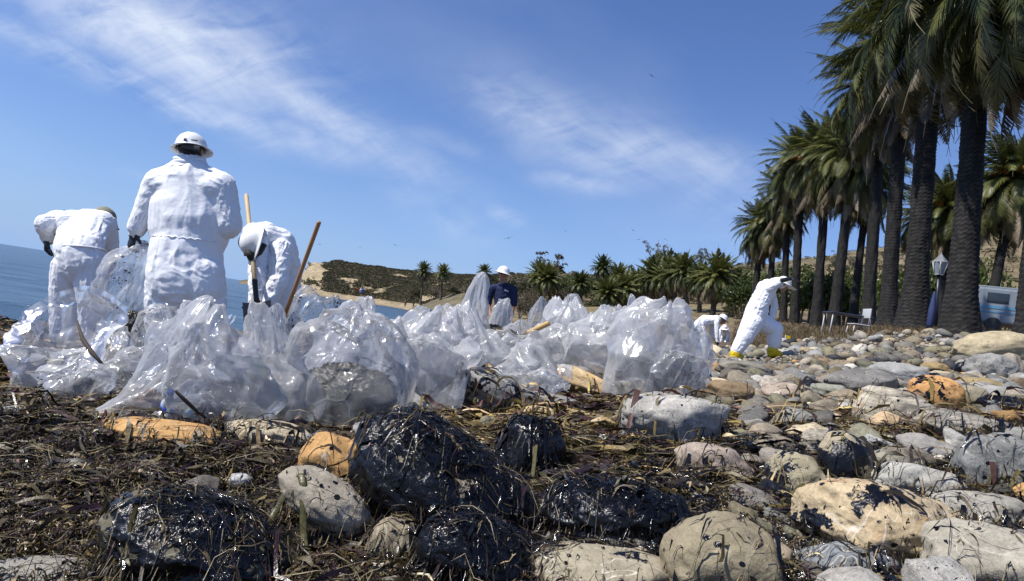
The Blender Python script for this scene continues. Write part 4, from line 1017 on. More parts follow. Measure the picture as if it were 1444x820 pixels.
# sparse eucalyptus and two thin skyline trees
def sparse(u, vb, vt, wpx, d, label, seed, dense=1.0):
    b = P(u, vb, d); e = empty('tree', b, label, 'tree'); h = (P(u, vt, d)-b).z; w = wpx/FPX*d/2; rnd = random.Random(seed); mb = MB(); tips = []
    nb = 11
    for k in range(nb):
        a = rnd.uniform(0, 6.28); s0 = rnd.uniform(.12, .5); t = np.linspace(0, 1, 6); rx = rnd.uniform(.4, 1)*w
        hh = rnd.uniform(.6, .95)*h
        x = cos(a)*rx*t**1.3; y = sin(a)*rx*t**1.3; z = s0*h*.6+(hh-s0*h*.6)*t
        mb.tube(np.stack([x, y, z], 1), np.linspace(h*.014, h*.004, 6), 4)
        for j in range(int(7*dense)):
            i = rnd.uniform(.45, 1.05); tips.append((np.interp(i, t, x)+rnd.gauss(0, w*.13), np.interp(i, t, y)+rnd.gauss(0, w*.13), np.interp(i, t, z)+rnd.gauss(0, h*.05)))
    mb.tube([(0, 0, -1), (0, 0, h*.3), (w*.05, 0, h*.6), (0, 0, h*.8)], [h*.022, h*.018, h*.012, h*.006], 6)
    mb.build('trunk', BARK, e)
    V0, F0 = crown_mesh(seed+3, 14, 13, .11, hollow=.5); Vs = []; Fs = []; n = 0
    for tp in tips:
        Vs.append(V0*h*.075+np.array(tp)); Fs.append(F0+n); n += len(V0)
    link('foliage', np_mesh('foliage', np.concatenate(Vs), np.concatenate(Fs), False), e, LEAFC if seed < 3 else LEAFB)
sparse(766, 430, 350, 46, 112, 'sparse grey leaved tree above the two palms behind the worker in navy', 1, 1.2)
sparse(922, 395, 335, 38, 140, 'thin airy tree with flat tufts on the skyline', 2, .5)
sparse(986, 392, 346, 26, 140, 'bare twiggy tree at the skyline beside the far grove', 5, .45)
sparse(1200, 392, 348, 24, 150, 'small thin tree seen in the gap between palm trunks', 6, .5)
sparse(1178, 390, 352, 20, 150, 'second small thin tree in the gap between palm trunks', 7, .5)
# scrub on the headland and hills: one mass
def scrub():
    rnd = np.random.RandomState(3); n = 60000
    u0 = rnd.uniform(425, 1500, n); d = np.exp(rnd.uniform(math.log(105), math.log(300), n)); u0 = np.where(np.arange(n) < 22000, rnd.uniform(428, 720, n), u0); d = np.where(np.arange(n) < 22000, rnd.uniform(236, 292, n), d)
    x = (u0-722)/FPX*d; y = d; z = g(x, y); u, v = proj(x, y, z)
    p3 = np.stack([x, y, x*0], 1); nz = vnoise(p3*.05, 55)+.5*vnoise(p3*.13, 56)
    keep = (z > .6) & (nz > np.where(u > 1080, .15, -.75)) & ~((u < 640) & (cliff_mask(x, y, z, u, v) > .5+.3*(rnd.rand(n) < .3))) & ~((d < 190) & (u < 700) & (z < 7)) & ((u > 700) | (d > 190))
    keep &= (rnd.rand(n) < np.where(u > 1080, .25, np.where(u > 760, .4, .8)))
    x, y, z = x[keep], y[keep], z[keep]; k = len(x); V0, F0 = crown_mesh(77, 7, 9, .22, hollow=.2)
    s = rnd.uniform(.35, 1.2, k)*np.where(y > 190, 1.1, .8)
    V = V0[None]*s[:, None, None]*np.array([1.2, 1.2, .8])+np.stack([x, y, z+s*.25], 1)[:, None]
    Fc = (F0[None]+(np.arange(k)*len(V0))[:, None, None]).reshape(-1, 4)
    base = np.array([(.17, .155, .085), (.24, .205, .125), (.30, .245, .17), (.13, .14, .065)])[rnd.randint(0, 4, k)]*rnd.uniform(.7, 1.2, (k, 1))
    m = Mat('scrub'); m.set(color=m.attr('col'), rough=.8, spec=.2)
    me = np_mesh('scrub', V.reshape(-1, 3), Fc, False, np.repeat(base, len(V0), 0)); o = link('scrub', me, None, m.m); tag(o, 'grey green coastal scrub covering the headland and hills', 'scrub', None, 'stuff'); print('scrub', k)
scrub()
# dry grass and weeds on the bank under the palms
def bank_grass():
    rnd = np.random.RandomState(8); n = 42000
    u0 = rnd.uniform(1040, 1520, n); d = np.exp(rnd.uniform(math.log(16.0), math.log(46), n)); x = (u0-722)/FPX*d; y = d; z = g(x, y)
    nz = vnoise(np.stack([x*.6, y*.6, x*0], 1), 66); keep = nz > -.25; x, y, z, d = x[keep], y[keep], z[keep], d[keep]; k = len(x)
    a = rnd.uniform(0, 6.28, k); h = rnd.uniform(.03, .13, k)*(1+d/60); w = .008*(d/14); lx = rnd.normal(0, .6, k)*h; ly = rnd.normal(0, .6, k)*h
    c, s = np.cos(a)*w, np.sin(a)*w
    V = np.stack([np.stack([x-c, y-s, z-.02], 1), np.stack([x+c, y+s, z-.02], 1), np.stack([x+lx, y+ly, z+h], 1)], 1).reshape(-1, 3)
    pal = np.array([(.17, .125, .07), (.12, .09, .055), (.08, .06, .037), (.09, .09, .04), (.25, .19, .11)]); col = np.repeat(pal[rnd.choice(5, k, p=[.3, .28, .2, .1, .12])], 3, 0)
    m = Mat('dry_grass'); m.set(color=m.attr('col'), rough=.8, spec=.15)
    o = link('dry_grass', np_mesh('dry_grass', V, np.arange(k*3).reshape(-1, 3), False, col), None, m.m); tag(o, 'dry brown grass and palm litter on the bank', 'grass', None, 'stuff')
bank_grass()
# ---------------------------------------------------------------- plastic bags
def film_mat():
    m = Mat('clear_plastic_film'); v = m.coord('Object'); milk = m.attr('milk', 'OBJECT', 'Fac'); dirt = m.attr('dirt', 'OBJECT', 'Fac')
    info = m.n('ShaderNodeObjectInfo'); off = m.n('ShaderNodeVectorMath', operation='ADD'); m.L(v, off.inputs[0])
    cmb = m.n('ShaderNodeCombineXYZ'); m.L(m.math('MULTIPLY', info.outputs['Random'], 23.), cmb.inputs[0]); m.L(cmb.outputs[0], off.inputs[1]); v = off.outputs[0]
    big = m.noise(v, 3.2, 5, .6, 1.2)
    vo = m.n('ShaderNodeTexVoronoi', feature='DISTANCE_TO_EDGE', inp={'Scale': 3.6}); 
    wv = m.n('ShaderNodeVectorMath', operation='ADD'); ns = m.n('ShaderNodeTexNoise', inp={'Scale': 5.0, 'Detail': 3.0}); m.L(v, ns.inputs['Vector'])
    sc = m.n('ShaderNodeVectorMath', operation='SCALE'); sc.inputs['Scale'].default_value = .22; m.L(ns.outputs['Color'], sc.inputs[0]); m.L(v, wv.inputs[0]); m.L(sc.outputs[0], wv.inputs[1]); m.L(wv.outputs[0], vo.inputs['Vector'])
    crease = m.ramp(vo.outputs['Distance'], [(0, 1.0), (.05, .3), (.22, 0.0)])
    fine = m.noise(wv.outputs[0], 12, 3, .5, 1.6)
    hgt = m.math('ADD', m.math('ADD', m.math('MULTIPLY', crease, .8), m.math('MULTIPLY', big, 1.6)), m.math('MULTIPLY', fine, .30))
    nrm = m.bump(hgt, .30, .016)
    lw = m.n('ShaderNodeLayerWeight', inp={'Blend': .35}); m.L(nrm, lw.inputs['Normal'])
    op = m.math('ADD', m.math('ADD', m.math('MULTIPLY', milk, .92), .0), m.math('MULTIPLY', m.math('SUBTRACT', big, .5), .55))
    op = m.math('ADD', op, m.math('MULTIPLY', lw.outputs['Facing'], .34)); op = m.math('ADD', op, m.math('MULTIPLY', crease, .12), clamp=True)
    dn = m.math('ADD', m.math('MULTIPLY', m.noise(v, 42, 4, .62, .8), .6), m.math('MULTIPLY', m.noise(v, 5.5, 3, .6), .4))
    dm = m.math('MULTIPLY', m.math('SUBTRACT', dn, m.math('SUBTRACT', .705, m.math('MULTIPLY', dirt, .175))), 45, clamp=True)
    col = m.mix(dm, (.97, .97, .965), (.028, .022, .015))
    dif = m.n('ShaderNodeBsdfDiffuse'); trl = m.n('ShaderNodeBsdfTranslucent'); m.L(col, dif.inputs[0]); m.L(col, trl.inputs[0]); m.L(nrm, dif.inputs['Normal'])
    a = m.n('ShaderNodeMixShader', inp={0: .6}); m.L(dif.outputs[0], a.inputs[1]); m.L(trl.outputs[0], a.inputs[2])
    tp = m.n('ShaderNodeBsdfTransparent', inp={0: (.97, .98, 1, 1)})
    b = m.n('ShaderNodeMixShader'); m.L(m.math('MAXIMUM', op, dm), b.inputs[0]); m.L(tp.outputs[0], b.inputs[1]); m.L(a.outputs[0], b.inputs[2])
    gl = m.n('ShaderNodeBsdfGlossy', inp={'Roughness': .22, 'Color': (1, 1, 1, 1)}); m.L(nrm, gl.inputs['Normal'])
    fr = m.n('ShaderNodeFresnel', inp={'IOR': 1.5}); m.L(nrm, fr.inputs['Normal'])
    c = m.n('ShaderNodeMixShader'); m.L(m.math('MULTIPLY', m.math('MULTIPLY', fr.outputs[0], .62, clamp=True), m.math('SUBTRACT', 1.0, m.math('MULTIPLY', dm, .9))), c.inputs[0]); m.L(b.outputs[0], c.inputs[1]); m.L(gl.outputs[0], c.inputs[2])
    m.L(c.outputs[0], m.o.inputs[0]); return m.m
FILM = film_mat()
PROF = dict(
    round=[(0, 0, 0), (.10, .8, .0), (.25, 1, .18), (.5, 1.0, .5), (.7, .8, .75), (.86, .42, .92), (1, .05, 1.0)],
    tied=[(0, 0, 0), (.10, .8, .0), (.25, 1, .15), (.45, .98, .4), (.62, .7, .6), (.76, .22, .74), (.82, .16, .8), (.92, .34, .92), (1, .42, 1.0)],
    tent=[(0, 0, 0), (.10, .95, .0), (.2, 1, .10), (.45, .80, .40), (.7, .48, .70), (.9, .17, .94), (1, .02, 1)],
    peak=[(0, 0, 0), (.10, .9, 0), (.25, 1, .13), (.42, .78, .3), (.6, .48, .52), (.8, .26, .78), (.93, .13, .95), (1, .02, 1)],
    slump=[(0, 0, 0), (.10, 1, 0), (.3, 1, .4), (.55, .85, .8), (.8, .5, .97), (1, .03, 1)],
    hang=[(0, 0, 0), (.08, .35, .0), (.25, .62, .16), (.5, .95, .45), (.72, .9, .72), (.88, .42, .93), (1, .08, 1.0)],
    open=[(0, 0, 0), (.10, .55, .0), (.25, .62, .16), (.5, .72, .42), (.75, .88, .64), (1, 1.0, .68)])
BAGS = []
def heap_d(u, d):
    """the heap runs back up the beach towards the right"""
    s1 = min(max((u-450)/250, 0), 1); s2 = min(max((u-800)/130, 0), 1); sm = lambda t: t*t*(3-2*t)
    return d*(1+.27*sm(s1)*(1-.82*sm(s2)))
def lin2(a, b, per, seed):
    """noise on a triangle lattice with straight sides, repeating every per cells in a"""
    i = np.floor(a).astype(np.int64); j = np.floor(b).astype(np.int64); fa = a-i; fb = b-j
    h = lambda ii, jj: _h(np.mod(ii, per), jj, ii*0, seed)*2-1
    flip = ((i+j) % 2 == 0); fa2 = np.where(flip, 1-fa, fa); ia, ib = np.where(flip, i+1, i), np.where(flip, i, i+1)
    v00 = h(ia, j); v10 = h(ib, j); v01 = h(ia, j+1); v11 = h(ib, j+1); lo = fa2+fb < 1
    return np.where(lo, v00+fa2*(v10-v00)+fb*(v01-v00), v11+(1-fa2)*(v01-v11)+(1-fb)*(v10-v11))
def bag(u0, u1, vt, vb, d, style, label, pu=None, milk=.34, dirt=.15, deep=.75, seed=0, amp=1.1, lean=0, bu=None, on_ground=True, res=(96, 168)):
    seed = seed or int(u0+vt); rnd = np.random.RandomState(seed)
    uc = (u0+u1)/2; d = heap_d(uc, d); b = P(uc, vb, d); W = (u1-u0)/FPX*d/2; Hh = (vb-vt)/FPX*d
    gc0 = float(g(b.x, b.y)[0])
    if on_ground and b.z > gc0+.01: Hh += b.z-gc0; b.z = gc0
    pr = np.array(PROF[style]); nr, nc = res; s = np.linspace(0, 1, nr); 
    def sm(q):
        k = np.interp(s, pr[:, 0], q)
        for _ in range(6): k[1:-1] = .25*k[:-2]+.5*k[1:-1]+.25*k[2:]
        return k
    w = sm(pr[:, 1]); z = sm(pr[:, 2])*Hh; th = np.arange(nc)/nc*2*pi
    S, TH = np.meshgrid(s, th, indexing='ij'); Wd = w[:, None]*np.ones_like(TH)
    cx, sy = np.cos(TH), np.sin(TH)
    p = np.stack([cx.ravel()*.9, sy.ravel()*.9, S.ravel()*1.9], 1)
    low = .7*vnoise(p*1.15+seed, seed).reshape(S.shape); low2 = vnoise(p*2.6+seed, seed+1).reshape(S.shape)
    top = np.clip((S-.35)/.6, 0, 1)
    phs = TH*rnd.randint(5, 8)+2.2*low+3*low2*.6; gather = 1-np.abs(np.sin(phs)); phs2 = TH*rnd.randint(12, 17)+3*low2; gather2 = 1-np.abs(np.sin(phs2))
    rad = Wd*(1+.24*low+.14*low2)+amp*(.25+.75*top)*np.sqrt(Wd+.02)*(.16*(gather-.4)+.07*(gather2-.4))
    rad = rad*(1/np.maximum(1e-3, (np.abs(cx)**2.5+np.abs(sy)**2.5)**(1/2.5)))**.6
    X = rad*cx*W; Y = rad*sy*W*deep; Z = z[:, None]+0*X
    p3 = np.stack([X.ravel(), Y.ravel(), Z.ravel()], 1)
    # crumple: facets whose borders are creases, stretched along the pull towards the top
    disp = 0*S
    X = X+cx*disp; Y = Y+sy*disp; Z = Z+disp*.5*np.clip(S*3, 0, 1)
    # flat facets meeting in straight ridges, as in crumpled film
    tz = np.clip(w*3+.2, 0, 1)[:, None]*np.clip(W/.26, .5, 1.25)*amp; uv = TH/(2*pi)
    fx = fz = 0
    for kk_, (nn_, mm_, am_) in enumerate(((5, 1.7, .095), (9, 3.2, .060), (17, 7, .022), (37, 15, .006))):
        shr = rnd.randint(-2, 3); a1 = lin2(uv*nn_+shr*S*1.0, S*mm_, nn_, seed+kk_*3); a2 = lin2(uv*nn_-shr*S, S*mm_+.5, nn_, seed+kk_*3+1)
        fx = fx+am_*a1; fz = fz+am_*.6*a2
    X = X+cx*fx*tz; Y = Y+sy*fx*tz; Z = Z+fz*tz*np.clip(S*2.2-.1, 0, 1)
    # the top of a slack bag rises and falls in peaks
    if style in ('slump', 'round', 'tent'):
        pk = (1-np.abs(vnoise(np.stack([X.ravel()/.20+seed, Y.ravel()/.20, X.ravel()*0], 1), seed+21))*2).reshape(S.shape)
        Z = Z*(1+.16*(pk-.4)*np.clip(S*1.4-.3, 0, 1))
    if pu is not None: X = X+((pu-uc)/FPX*d)*(np.clip(z/Hh, 0, 1)**1.2)[:, None]
    X = X+lean*Z
    if style == 'open':
        k = np.clip((S-.35)/.65, 0, 1); Z = Z+k*Hh*(.34*sy+.06*cx-.05*np.sin(2*TH+1)); X = X*(1+.1*k)
    if style in ('tied',): Z = Z+np.clip((S-.84)/.16, 0, 1)*.10*Hh*(gather-.5)
    # settle on the ground, film bottom spreads
    wx = X+b.x; wy = Y+b.y; wz = Z+b.z
    # keep the measured size
    zt_ = float(Z.max()); Z = np.where(Z > 0, Z*(Hh/max(zt_, .01)), Z); xm = (X.max()+X.min())/2; X = (X-xm)*(2*W/max(X.max()-X.min(), .01))
    if on_ground:
        G_ = hm(wx.ravel(), wy.ravel()).reshape(wx.shape); gc = float(g(b.x, b.y)[0]); base = min(b.z, gc+.25) 
        kk = np.exp(-np.clip(Z, 0, 9)/(.25*Hh+.02)); wz = wz+(G_-b.z)*kk*(1 if b.z < gc+.12 else 0); wz = np.maximum(wz, G_+.006)
    V = np.stack([wx-b.x, wy-b.y, wz-b.z], -1).reshape(-1, 3)
    o = link('plastic_bag', np_mesh('plastic_bag', V, grid_faces(nr, nc, True)), None, FILM, b); o['milk'] = float(milk); o['dirt'] = float(dirt)
    tag(o, label, 'bag', 'clear plastic bags in the heap'); BAGS.append(o); return o
def clump(u0, u1, vt, vb, d, label, col=(.045, .036, .02), seed=1, deep=.6):
    uc = (u0+u1)/2; d = heap_d(uc, d); c = P(uc, (vt+vb)/2, d); W = (u1-u0)/FPX*d/2; Hh = (vb-vt)/FPX*d/2
    n0, f0 = ICO[6]; p = n0; V = p*(1+.22*fbm(p*1.6+seed, 3, seed)+.10*np.abs(fbm(p*8+seed, 3, seed+1))+.05*vnoise(p*26, seed))[:, None]*np.array([W, W*deep, Hh])
    nz = fbm(p*10+seed, 3, seed+4)[:, None]; cc = np.array(col)*(1+.55*nz)+np.clip(vnoise(p*30, 3)-.45, 0, 1)[:, None]*np.array([.25, .2, .1])
    o = link('seaweed_clump', np_mesh('seaweed_clump', V, f0, True, np.clip(cc, .004, .5), np.full(len(V), .3)), None, WEED, c); tag(o, label, 'seaweed', 'oily seaweed packed inside the bags'); return o
B = bag
B(-4, 142, 410, 560, 4.3, 'open', 'open mouthed bag at the left end with dark specks and a bright rim', milk=.42, dirt=.45, deep=.8, amp=.5)
B(52, 150, 512, 566, 3.75, 'slump', 'flattened bag corner lying on seaweed at the left end', milk=.30, dirt=.4, deep=.7)
B(116, 186, 440, 530, 4.8, 'round', 'small upright bag behind the open mouthed one', milk=.26, dirt=.45)
B(186, 254, 422, 498, 5.0, 'round', 'round dirty bag in front of the legs of the standing worker', milk=.24, dirt=.65)
B(122, 262, 486, 572, 4.1, 'slump', 'low creased bag with an oily underside, left part of the heap', pu=240, milk=.20, dirt=.5)
B(122, 348, 424, 614, 3.35, 'tent', 'front left bag reaching out to a thin corner over the orange slab', pu=266, milk=.30, dirt=.08, lean=.0, deep=.7)
B(215, 345, 442, 590, 3.75, 'tied', 'tall milky bag gathered at the top behind the front left bag', milk=.36, pu=262, dirt=.05)
B(300, 440, 436, 592, 3.9, 'tent', 'big milky bag with dark debris at its foot below the shovel', pu=345, milk=.34, dirt=.1)
B(232, 336, 430, 520, 4.9, 'peak', 'folded bag top against the legs of the standing worker', pu=262, milk=.4, dirt=.05)
B(338, 416, 425, 520, 4.7, 'tent', 'bag peak reaching up to the shovel blade', pu=372, milk=.30, dirt=.15)
B(398, 556, 446, 592, 3.85, 'slump', 'big clear bag filled with dark seaweed, front of the heap', milk=.16, dirt=.12, deep=.8, amp=.8)
B(408, 482, 402, 470, 6.2, 'round', 'see through dirty bag standing behind the leaning rake handle', milk=.12, dirt=.75)
B(452, 546, 418, 500, 6.0, 'tent', 'speckled bag seen against the water', pu=505, milk=.34, dirt=.4)
B(430, 560, 440, 530, 4.9, 'slump', 'milky bag in the second row behind the seaweed filled bag', milk=.4, dirt=.05)
B(530, 625, 426, 530, 5.3, 'tent', 'bright bag with a rounded top left of the tall peak', pu=592, milk=.44, dirt=.08)
B(530, 672, 476, 572, 4.4, 'slump', 'wide bag with spread shiny folds under the tall peak', pu=575, milk=.36, dirt=.15)
B(590, 705, 382, 520, 5.4, 'peak', 'bag with the tallest peak in the middle of the heap', pu=662, milk=.30, dirt=.08, deep=.7)
B(676, 716, 416, 500, 5.7, 'slump', 'squarish bag top in front of the worker in navy', milk=.32, dirt=.12, pu=700)
B(600, 745, 440, 560, 4.9, 'tent', 'broad milky bag below the tallest peak', pu=640, milk=.38, dirt=.1)
B(560, 760, 505, 572, 5.0, 'slump', 'crumpled low bag in the middle of the heap', milk=.42, dirt=.12)
B(640, 800, 455, 545, 5.3, 'slump', 'grey oily bag with debris next to the short wooden handle', milk=.30, dirt=.45)
B(690, 786, 514, 566, 4.5, 'slump', 'low film bag draped over the grey slab', milk=.30, dirt=.2)
B(735, 860, 424, 520, 6.1, 'tent', 'bag with two soft peaks behind the short wooden handle', pu=790, milk=.26, dirt=.2)
B(738, 795, 420, 470, 6.4, 'peak', 'thin bag corner with a tar streak left of the soft peaks', pu=757, milk=.2, dirt=.5)
B(735, 880, 450, 552, 5.4, 'slump', 'large grey bag with long folds right of the middle', milk=.34, dirt=.35, pu=830)
B(815, 935, 450, 552, 5.9, 'slump', 'milky bag under the narrow pointed tip', milk=.42, dirt=.1)
B(852, 908, 416, 500, 6.2, 'peak', 'narrow pointed bag tip right of the middle', pu=877, milk=.24, dirt=.05)
B(868, 988, 434, 548, 5.8, 'slump', 'big round bag closing the right end with dark stuff at its foot', milk=.38, dirt=.22, deep=.85)
B(948, 1000, 455, 520, 7.0, 'round', 'small see through bag behind the right end', milk=.2, dirt=.1)
B(905, 990, 496, 548, 5.6, 'slump', 'dirty bag foot at the right end of the heap', milk=.2, dirt=.6)
B(525, 668, 444, 548, 4.7, 'slump', 'bright bag bulging between the shiny folds and the seaweed filled bag', pu=600, milk=.42, dirt=.1)
B(655, 790, 480, 548, 4.9, 'round', 'wide bag lying under the short wooden broomstick', pu=720, milk=.38, dirt=.25)
B(765, 860, 436, 525, 5.7, 'slump', 'high rounded bag between the broomstick and the pointed tip', pu=790, milk=.42, dirt=.12)
B(790, 905, 440, 540, 5.6, 'round', 'rounded bag under the left flank of the big round bag', pu=850, milk=.42, dirt=.1)
HB = bag(124, 212, 340, 478, 5.60, 'hang', 'bag hanging from the black glove of the standing worker', pu=186, milk=.25, dirt=.7, deep=.6, on_ground=False)
clump(428, 548, 516, 588, 3.95, 'large dark seaweed clump inside the clear front bag', seed=2)
clump(340, 432, 536, 592, 4.05, 'dark seaweed clump in the foot of the bag left of the clear front bag', seed=3, col=(.03, .025, .016))
clump(186, 232, 552, 606, 3.42, 'brown and rusty lump of litter inside the front left bag', seed=4, col=(.17, .09, .045))
clump(655, 740, 462, 500, 5.25, 'oily debris inside the grey bag beside the short handle', seed=5)
clump(905, 980, 496, 548, 5.85, 'blackened debris inside the last bag on the right', seed=6, col=(.06, .055, .045))
clump(760, 850, 500, 545, 5.5, 'grey debris in the large grey bag', seed=7, col=(.08, .07, .055))
clump(130, 240, 530, 572, 4.2, 'dark oil soaked lump inside the low creased bag', seed=8, col=(.02, .018, .014))
clump(168, 200, 440, 478, 5.5, 'oily seaweed in the bottom of the hanging bag', seed=9, col=(.03, .025, .02))
clump(100, 142, 535, 566, 3.85, 'dark lump in the corner of the leftmost bag', seed=10, col=(.02, .018, .014))
clump(590, 650, 530, 566, 4.45, 'dark seaweed in the wide shiny bag', seed=11)
# ---------------------------------------------------------------- people
def cap_geo(p0, p1, r0, r1, side=None, flat=1.0, n=20, m=6):
    p0 = np.array(p0, float); p1 = np.array(p1, float); ax = p1-p0; L = np.linalg.norm(ax)
    if L < 1e-6: ax = np.array([0, 0, 1.]); L = 1e-6
    ax = ax/L
    if side is None: _, a, b = frame_of(ax)
    else:
        a = np.array(side, float); a = a-ax*np.dot(a, ax); a /= np.linalg.norm(a); b = np.cross(ax, a)
    rings = []
    for k in range(m+1): t = -pi/2+k*(pi/2)/m; rings.append((p0+ax*r0*sin(t), r0*cos(t)))
    for k in range(0, m+1): t = k*(pi/2)/m; rings.append((p1+ax*r1*sin(t), r1*cos(t)))
    th = np.arange(n)/n*2*pi; V = []
    for c, r in rings: r = max(r, r0*.02); V.append(c+r*(np.cos(th)[:, None]*a*1.0+np.sin(th)[:, None]*b*flat))
    V = np.concatenate(V); Fc = grid_faces(len(rings), n, True).tolist(); Fc.append(list(range(n))[::-1]); k = (len(rings)-1)*n; Fc.append(list(range(k, k+n)))
    return V, Fc, (p0, p1, ax, L, r0, r1, a, b, flat)
class Person:
    def __init__(s): s.pr = []
    def limb(s, p0, p1, r0, r1, part='suit', side=None, flat=1., fold=(0, 0, 0), k=1.):
        """fold = (lengthwise gathers, cross rings, crumple) in metres"""
        s.pr.append((cap_geo(p0, p1, r0, r1, side, flat), part, fold)); return s
    def chain(s, pts, rad, part='suit', fold=(0, 0, 0), side=None, flat=1.):
        for i in range(len(pts)-1): s.limb(pts[i], pts[i+1], rad[i], rad[i+1], part, side, flat, fold)
        return s
    def hand(s, w, d, nrm, part='glove', sgn=1, curl=.6, sc=1.0):
        """w wrist, d direction of the palm, nrm palm normal (fingers curl to it), thumb on the sgn side"""
        w = Vector(w); d = Vector(d).normalized(); nrm = Vector(nrm); nrm = (nrm-d*nrm.dot(d)).normalized(); sd = d.cross(nrm)*sgn
        s.limb(w-d*.02*sc, w+d*.085*sc, .030*sc, .042*sc, part, sd, .48)
        for i, (o_, ln) in enumerate(((.030, .072), (.011, .082), (-.010, .077), (-.029, .060))):
            b = w+d*.088*sc+sd*o_*sc; c1 = curl*(.9+.12*i); dirn = d
            for j in range(3):
                a = c1*(.55+.35*j); dn = (d*cos(a)+nrm*sin(a)).normalized(); l = ln*sc*(.48, .32, .25)[j]; e = b+dn*l
                s.limb(b, e, (.0125-.0012*j)*sc, (.0113-.0015*j)*sc, part); b = e
        b = w+d*.025*sc+sd*.034*sc
        for j, (a, l) in enumerate(((.75, .045), (.35, .035))):
            dn = (d*cos(a)+sd*sin(a)+nrm*(.45+.2*j)).normalized(); e = b+dn*l*sc; s.limb(b, e, (.0155-.002*j)*sc, (.013-.002*j)*sc, part); b = e
        return s
    def build(s, parent, mats, voxel=.009, seed=0, smooth=4, name='body'):
        V = []; Fc = []; n = 0
        for (v, f, _), _, _ in s.pr: V.append(v); Fc += [[i+n for i in q] for q in f]; n += len(v)
        me = bpy.data.meshes.new('tmp'); me.from_pydata(np.concatenate(V).tolist(), [], Fc); me.update()
        bm = bmesh.new(); bm.from_mesh(me); bmesh.ops.recalc_face_normals(bm, faces=bm.faces); bm.to_mesh(me); bm.free()
        o = bpy.data.objects.new('tmp', me); COL.objects.link(o)
        md = o.modifiers.new('r', 'REMESH'); md.mode = 'VOXEL'; md.voxel_size = voxel; md.use_smooth_shade = True
        ms = o.modifiers.new('s', 'SMOOTH'); ms.factor = .5; ms.iterations = smooth
        dg = bpy.context.evaluated_depsgraph_get(); ev = o.evaluated_get(dg); m2 = bpy.data.meshes.new_from_object(ev); bpy.data.objects.remove(o)
        m2.name = name; nv = len(m2.vertices); co = np.zeros(nv*3, np.float32); m2.vertices.foreach_get('co', co); co = co.reshape(-1, 3).astype(float)
        nr = np.zeros(nv*3, np.float32); m2.vertex_normals.foreach_get('vector', nr); nr = nr.reshape(-1, 3)
        best = np.full(nv, 1e9); bi = np.zeros(nv, int); T = np.zeros((len(s.pr), nv)); DD = np.zeros((len(s.pr), nv)); AN = []
        for i, ((_, _, (p0, p1, ax, L, r0, r1, a, b, fl)), part, fold) in enumerate(s.pr):
            q = co-p0; t = np.clip(q@ax/L, 0, 1); w = q-np.outer(t*L, ax); da = w@a; db = (w@b)/fl; dl = w@ax
            r = r0+(r1-r0)*t; dist = np.sqrt(da**2+db**2+dl**2)/r; DD[i] = dist; T[i] = q@ax; AN.append((da/r, db/r))
            m = dist < best; best = np.where(m, dist, best); bi = np.where(m, i, bi)
        disp = np.zeros(nv); wsum = np.zeros(nv)
        for i, (_, part, (fl_, fr_, fc_)) in enumerate(s.pr):
            w = np.exp(-(DD[i]-best)*9); sel_ = np.nonzero(w > .03)[0]
            if fl_ or fr_ or fc_:
                da, db = AN[i][0][sel_], AN[i][1][sel_]; t = T[i][sel_]; ww = .35*vnoise(np.stack([da*.8, db*.8, t*3], 1), seed+i+60); da = da+ww; db = db-ww; cs_ = co[sel_]
                A = vnoise(np.stack([da*3.6, db*3.6, t*1.6+seed], 1), seed+i); A2 = vnoise(np.stack([da*6.5+3, db*6.5, t*3.2], 1), seed+i+40)
                Rg = vnoise(np.stack([da*1.1, db*1.1, t*15+2.0*A], 1), seed+i+80); R2 = vnoise(np.stack([da*2.1, db*2.1, t*30+2*A2], 1), seed+i+85)
                dd = fl_*((1-2*np.abs(A))*.75+.25*(1-2*np.abs(A2)))+fr_*((1-2*np.abs(Rg))*.7+.35*(1-2*np.abs(R2)))
                if fc_:
                    f1, f2, _ = voro(cs_/.085+seed+.5*A[:, None], seed+7); h1, h2, _ = voro(cs_/.04+seed+.5*A2[:, None], seed+8); dd = dd+fc_*((f1-.5)*.7+(h1-.5)*.3)
                q_ = cs_/np.array([.10, .10, .045])+seed+A[:, None]*.8; dd = dd+fc_*.8*(1-2.2*np.abs(vnoise(q_@np.array([[.8, .3, -.5], [-.2, .9, .3], [.55, -.2, .8]]), seed+31)))
                disp[sel_] += w[sel_]*dd
            wsum += w
        disp /= wsum+1e-9; co = co+nr*disp[:, None]
        m2.vertices.foreach_set('co', co.astype(np.float32).ravel())
        keys = list(mats.keys()); 
        m2.materials.clear()
        for k in keys: m2.materials.append(mats[k])
        pi_ = np.array([keys.index(p[1]) for p in s.pr]); vm = pi_[bi]
        # face material from its first vertex
        fv = np.zeros(len(m2.loops), np.int32); m2.loops.foreach_get('vertex_index', fv); ls = np.zeros(len(m2.polygons), np.int32); m2.polygons.foreach_get('loop_start', ls)
        m2.polygons.foreach_set('material_index', vm[fv[ls]].astype(np.int32)); m2.polygons.foreach_set('use_smooth', [True]*len(m2.polygons)); m2.update()
        for a_ in list(m2.attributes):
            pass
        return link(name, m2, parent)
def cloth(name, col, rough=.7, bump=.35, trans=0):
    m = Mat(name); v = m.coord(); n = m.noise(v, 22, 4, .6, .8); n2 = m.noise(v, 260, 2)
    vo = m.n('ShaderNodeTexVoronoi', feature='DISTANCE_TO_EDGE', inp={'Scale': 13.0}); m.L(m.noise(v, 3, 2, out='Color'), vo.inputs['Vector']) if False else m.L(v, vo.inputs['Vector'])
    h = m.math('ADD', m.math('MULTIPLY', n, 1.0), m.math('MULTIPLY', n2, .12))
    c = m.mix(m.noise(v, 4, 3), tuple(x*.94 for x in col), col); m.set(color=c, rough=rough, spec=.25, normal=m.bump(h, bump, .008))
    return m
suit_m = cloth('white_suit_fabric', (.84, .85, .87), .62, .45)
